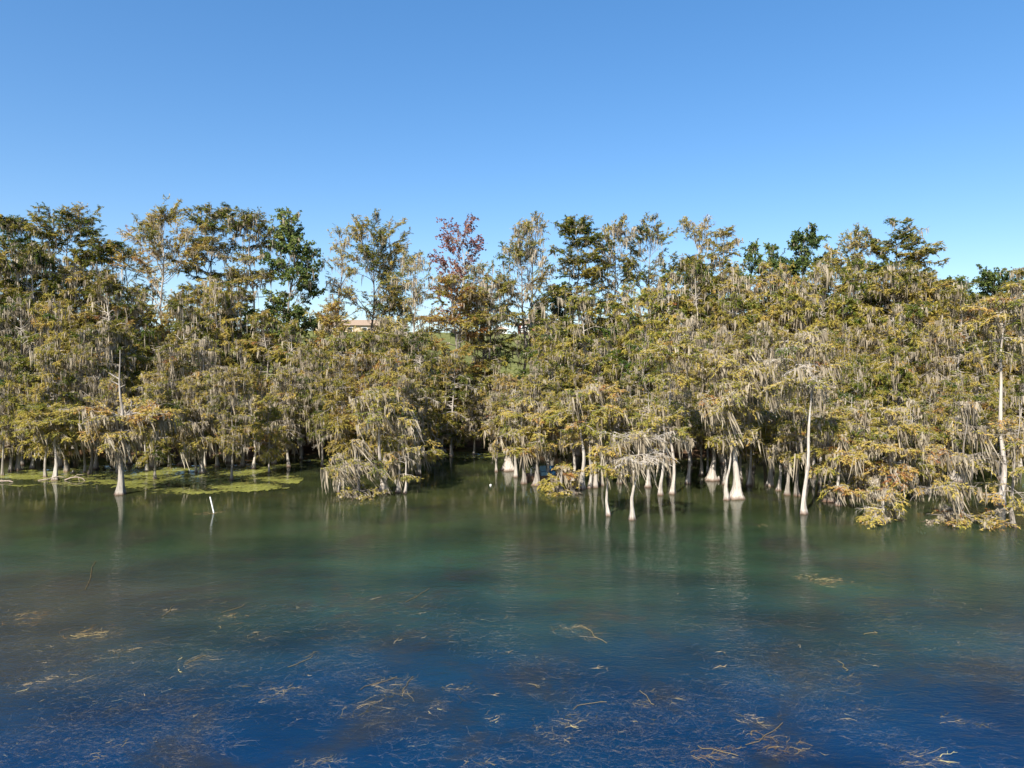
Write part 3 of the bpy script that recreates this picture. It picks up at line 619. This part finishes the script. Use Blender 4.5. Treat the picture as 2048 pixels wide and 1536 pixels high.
# bushes on the bank
BUSH = [tree_meshes(M_BROAD, dict(H=2.6, Rc=1.5, cb=.08, a=.3, b=.5, n1=30, e0=10, e1=65, droop=.05, d2=5, d3=5, dl=14, leaf=(.17, .06), broad=True, v2=.5, bare=0, dm=0.1, ml=.3, r0=.06, flare=.3, seed=800 + k)) for k in range(3)]
SH = [(700, 73, .7, 1.5, "bright green bush on the bank below the tan house"), (655, 70, .62, 1.1, "light green low bush at the back of the blue water gap"), (745, 76, .42, 1.4, "dark green bush on the slope behind the dappled cypress"),
      (860, 70, .6, 1.5, "dark green rounded bush on the bank behind the stump"), (905, 71, .68, 1.6, "dense green bush beside the dark inlet"), (945, 76, .52, 1.2, "grass-green bush on the lawn edge above the inlet"),
      (990, 70, .7, 1.2, "green bush at the bank behind the golden cypress"), (430, 69, .5, 1.3, "green bush on the shaded bank behind the algae mat"), (300, 68, .4, 1.2, "dark bush on the bank behind the full olive cypress"),
      (60, 68, .4, 1.3, "dark bush on the shaded bank behind the pale floating log"), (180, 69, .4, 1.3, "dark bush on the bank behind the thin dark-stemmed cypress"), (1250, 67, .45, 1.2, "green bush in the shade behind the silver-twig cypress"),
      (1400, 68, .42, 1.4, "dark bush on the bank behind the fork-footed cypress"), (1960, 66, .6, 1.7, "sunlit green bush between the tall smooth trunk and the brown-footed cypress"), (1985, 63, .6, 1.4, "yellow-green bush low behind the tall smooth trunk"),
      (780, 98, .45, 1.5, "round dark bush in front of the tan house"), (640, 90, .35, 1.6, "dark bush on the slope at the edge of the sky gap"), (1000, 108, .4, 1.2, "clipped green bush on the upper lawn"),
      (580, 71, .55, 1.1, "light green bush on the reddish bank"), (530, 68, .45, 1.3, "dark bush behind the far end of the algae mat"), (1600, 66, .42, 1.4, "shaded bush deep behind the tallest white stem"), (1740, 66, .42, 1.4, "shaded bush deep behind the moss-curtained stem")]
for k, (px, Y, hue, s_, lab) in enumerate(SH):
    X = xat(px, Y); Y = max(Y, float(shore(X)) + 1.0); z0 = float(ground_z(np.array(X), np.array(Y)))
    plant("bush", BUSH[k % 3], lab, "bush", (X, Y, z0 - .05), k * 1.7, (s_, s_, s_ * .95), "bushes on the bank", pale=.3, hue=hue)

RB = tree_meshes(M_RED, dict(H=2.6, Rc=1.5, cb=.08, a=.3, b=.5, n1=24, e0=10, e1=65, droop=.05, d2=4, d3=4, dl=9, leaf=(.17, .06), broad=True, v2=.5, bare=0.2, dm=0.1, ml=.3, r0=.06, flare=.3, seed=850))
for px, Y, s_, lab in ((690, 76, 1.7, "red-tinged bush on the slope below the tan house"), (672, 68.5, 1.0, "small red-leaved bush low on the bank behind the blue water gap"), (870, 74, 1.3, "brick-red bush below the red-leaved tree")):
    X = xat(px, Y); z0 = float(ground_z(np.array(X), np.array(Y)))
    plant("bush", RB, lab, "bush", (X, Y, z0 - .05), px * .1, (s_, s_, s_ * 1.6), "bushes on the bank", pale=.4, hue=.6)

# ------------------------------------------------------------------ on the hill: houses, hedge, pole, vehicle
M_CREAM = plain("cream_wall", (0.45, 0.36, 0.26), .8, .06); M_ROOF = plain("brown_shingle", (0.30, 0.22, 0.155), .9, .2, 14); M_WHITE = plain("white_paint", (0.8, 0.8, 0.78), .4, .04)
M_BRICK = plain("red_brick", (0.26, 0.10, 0.07), .85, .25, 10); M_GLASS = plain("window_glass", (0.03, 0.04, 0.05), .1, .1); M_TYRE = plain("tyre_rubber", (0.02, 0.02, 0.02), .8, .1)
def house(px, Y, wdt, dep, hw_, hr, wall, label, rz=0.0, gable=False):
    X = xat(px, Y); z0 = float(ground_z(np.array(X), np.array(Y))) - .75
    t = thing("house", label, "house", (X, Y, z0), rz)
    b = Buf(); b.box((-wdt/2, 0, 0), (wdt/2, dep, hw_)); link("wall", b.mesh("wall", wall, tint=False), t)
    o = .5; b = Buf()
    if gable: V = [(-wdt/2-o, -o, hw_), (wdt/2+o, -o, hw_), (wdt/2+o, dep+o, hw_), (-wdt/2-o, dep+o, hw_), (0, -o, hw_+hr), (0, dep+o, hw_+hr)]; F = [(0,4,5),(0,5,3),(1,2,5),(1,5,4),(2,3,5),(0,3,2),(0,2,1),(0,1,4)]
    else: V = [(-wdt/2-o, -o, hw_), (wdt/2+o, -o, hw_), (wdt/2+o, dep+o, hw_), (-wdt/2-o, dep+o, hw_), (-wdt/2+dep/2, dep/2, hw_+hr), (wdt/2-dep/2, dep/2, hw_+hr)]; F = [(0,1,5),(0,5,4),(1,2,5),(2,3,4),(2,4,5),(3,0,4),(0,3,2),(0,2,1)]
    b.add(np.array(V) + [0, 0, .004], F); link("roof", b.mesh("roof", M_ROOF, tint=False), t)
    if gable:
        q = Buf(); q.add([(-wdt/2-o, -o-.06, hw_-.02), (0, -o-.06, hw_+hr+.05), (0, -o-.06, hw_+hr-.35), (-wdt/2+.1, -o-.06, hw_-.02), (wdt/2+o, -o-.06, hw_-.02), (wdt/2-.1, -o-.06, hw_-.02)], [(0,3,2),(0,2,1),(1,2,5),(1,5,4)])
        link("fascia", q.mesh("fascia", M_WHITE, tint=False), t)
    nwin = int(wdt // 3)
    for i in range(nwin):
        x = -wdt/2 + wdt * (i + .5) / nwin
        f = Buf(); f.box((x-.6, -.05, .9), (x+.6, -.003, 2.1)); fo = link("window", f.mesh("window", M_WHITE, tint=False), t)
        g_ = Buf(); g_.box((x-.5, -.08, 1.0), (x+.5, -.053, 2.0)); link("pane", g_.mesh("pane", M_GLASS, tint=False), fo)
house(715, 158, 19, 9, 2.5, 1.5, M_CREAM, "low tan house with brown hipped roof on the hilltop behind the sky gap trees", R(6))
house(1075, 165, 9, 10, 2.8, 2.4, M_BRICK, "red brick house with white-edged gable above the lawn", 0, True)
house(1001, 172, 3.1, 4, 2.0, 1.0, M_WHITE, "small white building end on the far lawn", 0, True)
X, Y = xat(1050, 140), 140; z0 = float(ground_z(np.array(X), np.array(Y)))
t = thing("parked_car", "small white vehicle parked on the lawn below the brick house", "vehicle", (X, Y, z0))
b = Buf(); b.box((-.85, 0, .3), (.85, 4.2, .95)); b.add([(-.8,.15,.95),(.8,.15,.95),(.8,3.0,.95),(-.8,3.0,.95),(-.65,.5,1.55),(.65,.5,1.55),(.65,2.3,1.55),(-.65,2.3,1.55)], [(4,5,6),(4,6,7),(1,2,6),(1,6,5),(3,0,4),(3,4,7),(2,3,7),(2,7,6),(0,1,5),(0,5,4)])
link("body", b.mesh("body", M_WHITE, tint=False), t)
b = Buf(); b.add([(-.66,.17,1.0),(.66,.17,1.0),(.58,.45,1.47),(-.58,.45,1.47)], [(0,1,2),(0,2,3)]); link("rear_window", b.mesh("rear_window", M_GLASS, tint=False), t)
for sx_ in (-.8, .8):
    for sy_ in (.8, 3.3):
        th = np.linspace(0, 2*math.pi, 13)[:-1]; P = np.array([[[sx_-.09, sy_, .32], [sx_+.09, sy_, .32]]]); b = Buf(); b.add(*tubes(P, np.full((1, 2), .32), 12)); link("wheel", b.mesh("wheel", M_TYRE, tint=False), t)
# dark hedge with its own leaves, and the pole
g = np.random.default_rng(5); Yh = 122; x0, x1 = xat(902, Yh), xat(967, Yh); m = 2600
hx = g.uniform(x0, x1, m); hy = Yh + g.uniform(-.5, .5, m); hz = ground_z(hx, hy) + g.uniform(0, .95, m) ** .8
p = np.stack([hx, hy, hz], -1); dr = unit(g.normal(0, 1, (m, 3))); wv = unit(np.cross(dr, g.normal(0, 1, (m, 3))))
hb = Buf(); hb.add(np.stack([p - wv * .06, p + wv * .06, p + dr * .22], 1), np.arange(m * 3).reshape(-1, 3), g.uniform(0, .35, m))
ho_ = link("hedge", hb.mesh("hedge", M_BROAD)); ho_.color = (.35, .7, 0, 1); tag(ho_, "long low dark hedge across the top of the lawn", "hedge")
Xp, Yp = xat(914, 120), 120; zp = float(ground_z(np.array(Xp), np.array(Yp)))
b = Buf(); b.add(*tubes(np.array([[[0, 0, -.3], [0, 0, 5.2]]]), np.array([[.07, .055]]), 8)); pl = link("pole", b.mesh("pole", plain("grey_pole", (.35, .33, .3)), tint=False), None, (Xp, Yp, zp)); tag(pl, "thin grey pole standing in front of the dark hedge", "pole")

# ------------------------------------------------------------------ on the water: boat, pipe, float, driftwood
M_HULL = plain("brown_hull", (0.12, 0.075, 0.05), .6, .25); M_DECK = plain("tan_deck", (0.34, 0.2, 0.12), .7, .2); M_BLUE = plain("blue_cover", (0.03, 0.12, 0.24), .5, .1); M_METAL = plain("bare_metal", (.6, .6, .6), .3, .05, 6, .8); M_PALEB = plain("pale_blue_cover", (.2, .36, .42), .5, .05)
Y = ydist(961); X = xat(1108, Y)
t = thing("boat", "brown open boat with blue seat covers moored between the cypresses", "boat", (X, Y, 0), R(8))
def hull(l, w_, z0, z1, nseg=9):
    V, F = [], []
    for i in range(nseg):
        q = i / (nseg - 1); x = -l/2 + l*q; hw = w_/2 * (1 - max(0, (q-.6)/.4)**2*.92); sh = .18*q**3
        V += [(x, -hw*.75, z0), (x, hw*.75, z0), (x, hw, z1+sh), (x, -hw, z1+sh), (x, hw-.06, z1+sh), (x, -hw+.06, z1+sh), (x, hw*.72, z0+.12), (x, -hw*.72, z0+.12)]
    for i in range(nseg-1):
        a0, b0 = i*8, (i+1)*8
        for u, v in ((0,3),(3,5),(5,7),(7,6),(6,4),(4,2),(2,1),(1,0)):
            F += [(a0+u, b0+u, b0+v), (a0+u, b0+v, a0+v)]
    e = 0; F += [(0,1,2),(0,2,3)]
    return V, F
b = Buf(); b.add(*hull(4.2, 1.5, -.18, .45)); link("hull", b.mesh("hull", M_HULL, tint=False), t)
b = Buf(); b.box((-1.9, -.62, .30), (.9, .62, .36)); link("deck", b.mesh("deck", M_DECK, tint=False), t)
for x, mm in ((-.2, M_BLUE), (-.75, M_PALEB)):
    b = Buf(); b.box((x-.24, -.42, .36), (x+.24, .42, .66)); b.box((x-.24, .30, .662), (x+.24, .42, 1.02)); so_ = link("seat", b.mesh("seat", mm, tint=False), t)
rail = np.array([[-1.75, -.55, .36], [-1.75, -.55, .92], [-1.6, -.55, 1.0], [-1.35, -.55, 1.0], [-1.25, -.55, .92], [-1.25, -.55, .36]])[None]
b = Buf(); b.add(*tubes(rail, np.full((1, 6), .03), 6)); b.add(*tubes(rail + [0, .45, 0], np.full((1, 6), .03), 6)); link("handrail", b.mesh("handrail", M_METAL, tint=False), t)

Y = ydist(1027); X = xat(424, Y)
b = Buf(); b.add(*tubes(np.array([[[.12, 0, -.5], [-.02, 0, .15], [-.19, 0, .92]]]), np.full((1, 3), .036), 10))
cap = np.array([[-.19, 0, .92]]); th = np.arange(10) * .6283
b.add(np.concatenate([cap, cap + np.stack([.036*np.cos(th), .036*np.sin(th), 0*th], -1)]), [(0, 1+i, 1+(i+1) % 10) for i in range(10)])
tag(link("plastic_pipe", b.mesh("plastic_pipe", M_WHITE, tint=False), None, (X, Y, 0)), "white plastic pipe leaning out of a floating weed clump", "pipe")

def weed_buf(cx, cy, rx, ry, n, seed, z=(-.07, .005), ln=(.15, .5), wd=.012, rot=0., tint=(.3, .25), lay=0.0):
    """n branching limp stems tangled inside an ellipse"""
    g = np.random.default_rng(seed); b = Buf()
    r = np.sqrt(g.random(n)); a = g.uniform(0, 6.283, n)
    px_, py_ = rx * r * np.cos(a), ry * r * np.sin(a)
    # several lobes give an uneven outline
    lob = g.normal(0, .45, (5, 2)) * [rx, ry]; k = g.integers(0, 5, n)
    px_ = px_ * .6 + lob[k, 0]; py_ = py_ * .6 + lob[k, 1]
    c, s_ = math.cos(rot), math.sin(rot)
    st = np.stack([cx + px_ * c - py_ * s_, cy + px_ * s_ + py_ * c, g.uniform(z[0], z[1], n)], -1)
    hd = rot + g.normal(0, .7 if lay else 3.0, n); l_ = g.uniform(*ln, n)
    K = 4; pts = [st]; d = hd
    for i in range(K - 1):
        d = d + g.normal(0, .45, n)
        q = pts[-1] + np.stack([np.cos(d), np.sin(d), g.normal(0, .04, n)], -1) * (l_ / (K - 1))[:, None]
        q[:, 2] = np.clip(q[:, 2], z[0] - .05, z[1] + .03); pts.append(q)
    P = np.stack(pts, 1)
    def ribbons(P, w_):
        n, k, _ = P.shape; T = unit(np.gradient(P, axis=1)); W = np.stack([-T[..., 1], T[..., 0], 0.35 + 0 * T[..., 0]], -1) * np.linspace(1, .35, k)[None, :, None] * w_
        V = np.stack([P - W, P + W], 2).reshape(-1, 3); i0 = (np.arange(n)[:, None] * k + np.arange(k - 1)[None]).ravel() * 2
        return V, np.concatenate([np.stack([i0, i0 + 1, i0 + 3], 1), np.stack([i0, i0 + 3, i0 + 2], 1)])
    tt = np.clip(tint[0] + g.normal(0, tint[1], n), 0, 1)
    V, F = ribbons(P, wd); b.add(V, F, np.tile(np.repeat(tt, K - 1), 2))
    i3 = np.repeat(np.arange(n), 2); p, tg = along(P, i3, g.uniform(.2, 1, len(i3)))
    dd = unit(rot_xy(tg, g.uniform(.4, 1.3, len(i3)) * g.choice([-1, 1], len(i3)))); l3 = (l_[i3] * g.uniform(.15, .4, len(i3)))[:, None]
    Q = np.stack([p, p + dd * l3 * .5, p + unit(dd + g.normal(0, .4, dd.shape) * [1, 1, .2]) * l3], 1); Q[..., 2] = np.clip(Q[..., 2], z[0] - .05, z[1] + .04)
    V, F = ribbons(Q, wd * .75); b.add(V, F, np.tile(np.repeat(tt[i3], 2), 2))
    return b

WEEDS = [ # px, py, half-width px, half-depth rows, count, tint, material, heading, label
 (424, 1029, 26, 4, 60, .6, M_STRAW, 0, "brown weed clump at the foot of the white pipe"),
 (1645, 1165, 46, 9, 150, .75, M_STRAW, 0, "yellowish floating weed mat out from the tallest white cypress"),
 (1476, 1187, 14, 5, 40, .6, M_WEED, 0, "small brown weed patch before the yellowish mat"),
 (1524, 1051, 13, 4, 36, .8, M_STRAW, 0, "little leafy raft before the pale-footed cypress"),
 (552, 1388, 46, 26, 150, .5, M_WEED, .6, "slanting weed raft reaching up from the bottom of the water, ragged at one end"),
 (765, 1385, 66, 30, 210, .5, M_WEED, .3, "wide tangled weed raft with straw stems in the deep blue water"),
 (868, 1420, 34, 16, 90, .5, M_WEED, .5, "curled weed scrap beside the wide tangled raft"),
 (915, 1385, 44, 14, 90, .4, M_WEED, 0, "thin strung-out weed trail beyond the curled scrap"),
 (62, 1385, 42, 24, 130, .6, M_WEED, .5, "pinkish weed raft in the corner above the watermark area of blue water"),
 (1112, 1488, 36, 26, 130, .5, M_WEED, .9, "starry weed tuft floating beside the straw raft"),
 (1118, 1445, 46, 20, 130, .5, M_WEED, .5, "feathery weed raft above the starry tuft"),
 (1138, 1262, 50, 12, 130, .6, M_WEED, -.35, "brown weed mat with one long stem in the middle of the lake"),
 (1495, 1446, 34, 12, 120, .55, M_WEED, -.5, "reddish combed weed bundle in deep blue water"),
 (1428, 1514, 62, 12, 170, .75, M_STRAW, -.05, "straw-yellow floating raft at the bottom of the view"),
 (1552, 1500, 56, 24, 200, .65, M_STRAW, .2, "tan leafy weed raft touching the straw-yellow one"),
 (1860, 1528, 66, 16, 180, .5, M_WEED, .2, "broad dusky weed raft in the lower corner"),
 (195, 1518, 42, 22, 110, .5, M_WEED, .6, "weed raft below the pinkish corner raft"),
 (640, 1532, 50, 10, 100, .6, M_WEED, .1, "low weed trail at the very bottom beside a leaf scrap"),
 (955, 1528, 34, 10, 80, .5, M_WEED, .3, "leafy weed tuft at the very bottom of the water"),
 (442, 1242, 34, 9, 80, .75, M_STRAW, .5, "golden strand of weed drifting in grey-green water"),
 (165, 1270, 54, 14, 150, .65, M_STRAW, .5, "golden brown weed bank in the murky brown water"),
 (45, 1240, 48, 14, 130, .55, M_STRAW, .4, "dull brown weed bank at the murky edge"),
 (500, 1276, 40, 12, 90, .5, M_WEED, .5, "sparse weed strand drifting past the golden one"),
 (375, 1328, 46, 12, 110, .6, M_WEED, .4, "weed strand tipped with one long straw stem"),
 (250, 1305, 50, 16, 130, .4, M_WEED, .4, "faint sunken weed patch between the brown bank and the straw stem"),
 (488, 1437, 12, 10, 26, .5, M_WEED, .4, "small star-shaped weed scrap floating by itself"),
 (640, 1482, 10, 5, 16, .95, M_STRAW, .4, "single tan leaf scrap afloat"),
 (975, 1450, 30, 12, 60, .45, M_WEED, .5, "dim weed scrap near the starry tuft"),
 (1300, 1410, 34, 10, 60, .5, M_WEED, -.2, "forked pale weed strand in the dark blue water"),
 (1700, 1370, 40, 12, 70, .4, M_WEED, .0, "dim sunken weed patch beyond the reddish bundle"),
 (1950, 1450, 50, 16, 90, .4, M_WEED, .3, "dim sunken weed patch above the broad dusky raft"),
 (330, 1225, 22, 6, 40, .6, M_WEED, .5, "thin weed wisp between the golden strand and the brown bank"),
]
for k, (px, py, hx_, hy_, n, ti, mm, rt, lab) in enumerate(WEEDS):
    Y = ydist(py); X = xat(px, Y); rx = hx_ / FPX * Y; ry = (ydist(py - hy_) - ydist(py + hy_)) / 2 if hy_ else .3
    b = weed_buf(0, 0, rx, ry, int(n * 1.5), 900 + k, ln=(rx * .25, rx * .8), wd=.0025 + .00026 * Y, rot=rt, tint=(ti - .12, .24), lay=1)
    tag(link("weed_raft", b.mesh("weed_raft", mm), None, (X, Y, 0)), lab, "water weed", "weed rafts on the lake")
# long single stems lying on the water
STEM = [(175, 1155, 10, -28, "pale straw stem at the top of the brown weed bank"), (835, 1195, 26, -14, "pale straw floating alone in grey-green water"), (465, 1222, 24, -8, "curved straw near the golden strand"), (330, 1228, 10, -10, "short straw near the thin weed wisp"),
        (385, 1325, 22, -9, "straw lying across the weed strand"), (600, 1330, 26, -12, "long straw slanting in the blue water past the weed strand"), (1190, 1275, 26, 18, "long brown stem trailing off the middle weed mat"), (755, 1375, 40, -12, "long straw lying on the wide tangled raft"),
        (812, 1378, 8, -16, "upright straw tip at the wide tangled raft"), (1180, 1418, 34, -8, "dark wooden stem on the feathery raft"), (1440, 1512, 44, 10, "green reed stem lying on the straw-yellow raft"), (1295, 1405, 14, 14, "pale forked twig tip near the forked strand"),
        (1745, 1272, 14, -3, "short pale straw far out beyond the dim patch"), (1695, 1340, 8, 12, "tiny white stem near the dim sunken patch"), (1540, 1478, 36, -22, "long thin stem crossing the tan raft")]
for k, (px, py, dx, dyp, lab) in enumerate(STEM):
    Y0, Y1 = ydist(py - dyp), ydist(py + dyp); A = np.array([xat(px - dx, Y0), Y0, .012]); B = np.array([xat(px + dx, Y1), Y1, .02]); mid_ = (A + B) / 2
    g = np.random.default_rng(70 + k); P = A + (B - A) * np.linspace(0, 1, 6)[:, None] + g.normal(0, .05, (6, 3)) * [1, 1, 0]
    b = Buf(); b.add(*tubes((P - mid_)[None] , np.full((1, 6), .004 + .00018 * Y0), 5), t=.62 + .03 * (k % 7))
    tag(link("reed_stem", b.mesh("reed_stem", M_STRAW), None, tuple(mid_)), lab, "reed stem", "loose stems on the lake")

# sunken weed nobody could count
sb = Buf(); g = np.random.default_rng(77)
for i in range(560):
    py = 1180 + 356 * g.random() ** .75; px = g.uniform(-60, 2110); Y = ydist(py)
    pn = math.sin(px * .006 + py * .013) + math.sin(px * .013 - py * .02 + 2) + (1.0 if px < 420 and py < 1340 else 0)
    if pn < -.2: continue
    q = weed_buf(xat(px, Y), Y, .55 + .018 * Y, .35 + .02 * Y, int(16 + 14 * g.random()), 2000 + i, z=(-.14, -.005), ln=(.15, .55), wd=.009 + .0003 * Y, rot=.5 + g.normal(0, .4), tint=(.38, .22), lay=1)
    sb.add(np.concatenate(q.V), np.concatenate(q.F), np.concatenate(q.T))
tag(link("submerged_weeds", sb.mesh("submerged_weeds", M_WEED)), "scattered brown weed hanging just under the lake surface", "water weed", kind="stuff")

# algae lying at the surface of the shelf
def algae(name, cx, cy, rx, ry, seed, label, zlev=.012, dens=.5):
    g = np.random.default_rng(seed); nx_, ny_ = int(rx * 2 / .16), int(ry * 2 / .22)
    X_, Y_ = np.meshgrid(np.linspace(-rx, rx, nx_), np.linspace(-ry, ry, ny_)); ph = g.uniform(0, 6.28, 12)
    f = sum(np.sin(X_ * (0.35 + .33 * i) * math.cos(ph[i]) * 1.3 + Y_ * (0.5 + .7 * i) + ph[i + 6]) / (1 + .35 * i) for i in range(6))
    e = 1 - (X_ / rx) ** 2 - (Y_ / ry) ** 2 + .22 * f
    keep = (e[:-1, :-1] + g.normal(0, .13, (ny_ - 1, nx_ - 1)) > .14) & ((f[:-1, :-1] + g.normal(0, .5, (ny_ - 1, nx_ - 1))) > -1.2 + (1 - dens) * 1.6)
    Z_ = zlev + .015 * f + g.normal(0, .006, f.shape)
    ii = (np.arange(ny_ - 1)[:, None] * nx_ + np.arange(nx_ - 1)[None])[keep]
    jx, jy = X_ + g.normal(0, .05, f.shape), Y_ + g.normal(0, .07, f.shape)
    b = Buf(); tt = np.clip(.45 + .16 * f[:-1, :-1][keep] + g.normal(0, .14, len(ii)), 0, 1)
    b.add(np.stack([jx, jy, np.maximum(Z_, .004)], -1).reshape(-1, 3), np.concatenate([np.stack([ii, ii + 1, ii + nx_ + 1], 1), np.stack([ii, ii + nx_ + 1, ii + nx_], 1)]), np.tile(tt, 2))
    tag(link(name, b.mesh(name, M_ALGAE), None, (cx, cy, 0)), label, "algae", kind="stuff")
Y = ydist(963); algae("algae_mat", xat(430, Y), Y, 6.3, 5.4, 1, "large bright green algae mat lying in the shallows behind the white pipe", dens=.85)
Y = ydist(950); algae("algae_mat", xat(260, Y), Y, 10.0, 6.0, 2, "patchy olive algae film around the snag-topped cypress", .009, .52)
Y = ydist(911); algae("algae_mat", xat(945, Y), Y, 4.2, 2.4, 3, "yellow-green algae strip along the bank of the inlet", .012, .9)
Y = ydist(925); algae("algae_mat", xat(600, Y), Y, 5.5, 3.6, 4, "thin green algae film at the back of the blue water gap", .012, .4)

M_DRIFT = plain("driftwood", (0.24, 0.19, 0.15), .85, .3, 8)
def stick(b, pts, r0, r1): 
    P = np.array(pts, float)[None]; b.add(*tubes(P, np.linspace(r0, r1, P.shape[1])[None], 6))
Y = ydist(962); X = xat(118, Y); b = Buf()
stick(b, [(-1.6, -.1, .02), (-1.0, 0, .10), (-.4, .1, .28), (.1, .2, .22)], .05, .03); stick(b, [(-.9, 0, .12), (-.8, -.15, .0), (-.95, -.1, .25)], .03, .015)
stick(b, [(.25, .1, .02), (.7, .1, .20), (1.2, .05, .26), (1.6, 0, .16), (1.85, -.05, -.05)], .06, .03); stick(b, [(.9, .1, .22), (1.1, .2, .42), (1.5, .25, .38)], .04, .015); stick(b, [(1.3, .05, .24), (1.5, -.3, .12), (1.65, -.4, -.05)], .025, .01)
tag(link("driftwood", b.mesh("driftwood", M_DRIFT, True, False), None, (X, Y, 0)), "arched broken driftwood branch at the foot of the dome-topped cypress", "driftwood")
Y = ydist(966); X = xat(4, Y); b = Buf(); stick(b, [(-1.0, 0, .02), (-.3, 0, .1), (.3, .05, .12), (.62, .05, .03)], .09, .05)
tag(link("driftwood", b.mesh("driftwood", M_DRIFT, True, False), None, (X, Y, 0)), "short pale log floating at the edge of the picture", "driftwood")
Y = ydist(972); X = xat(981, Y); b = Buf()
th = np.arange(10) * .6283; rows = [(-.05, .05), (.01, .075), (.06, .07), (.10, .035)]
V = np.concatenate([np.stack([r_ * np.cos(th), r_ * np.sin(th), np.full(10, z_)], -1) for z_, r_ in rows] + [np.array([[0, 0, .107]])])
F = [t_ for j in range(3) for i in range(10) for t_ in ((j*10+i, j*10+(i+1) % 10, (j+1)*10+(i+1) % 10), (j*10+i, (j+1)*10+(i+1) % 10, (j+1)*10+i))] + [(30+i, 30+(i+1) % 10, 40) for i in range(10)]
b.add(V, F); tag(link("float", b.mesh("float", M_WHITE, True, False), None, (X, Y, 0)), "small white float bobbing in the mouth of the inlet", "float")
KNEES = [(1642, 990, .55, "pointed grey cypress knee standing beside the blue-shadowed dark cypress"), (1652, 1002, .3, "small blunt cypress knee touching the blue-shadowed fat foot"), (1438, 962, .35, "stubby cypress knee by the fork-footed white cypress"),
         (745, 986, .22, "low cypress knee at the foot of the straight dappled cypress"), (142, 948, .3, "cypress knee amid the driftwood cypress stems"), (1752, 999, .3, "knobbly cypress knee at the massive white-footed cypress")]
for k, (px, py, hk, lab) in enumerate(KNEES):
    Y = ydist(py); X = xat(px, Y); g = np.random.default_rng(40 + k); th = np.arange(9) * 2 * math.pi / 9; V = []
    for z_, r_ in ((-.4, .2), (0, .17), (.3, .12), (.65, .075), (.9, .045)):
        rr_ = r_ * (1 + g.normal(0, .12, 9)); V.append(np.stack([rr_ * np.cos(th) + .05 * z_, rr_ * np.sin(th), np.full(9, z_ * hk if z_ > 0 else z_)], -1))
    V.append(np.array([[.06, 0, hk]])); F = [t_ for j in range(4) for i in range(9) for t_ in ((j*9+i, j*9+(i+1) % 9, (j+1)*9+(i+1) % 9), (j*9+i, (j+1)*9+(i+1) % 9, (j+1)*9+i))] + [(36+i, 36+(i+1) % 9, 45) for i in range(9)]
    b = Buf(); b.add(np.concatenate(V), F); kn = link("cypress_knee", b.mesh("cypress_knee", M_BARK, True, False), None, (X, Y, 0)); kn.color = (.5, 0, 0, 1); tag(kn, lab, "cypress knee", "cypress knees in the shallows")
print("tree triangles", TRIS)
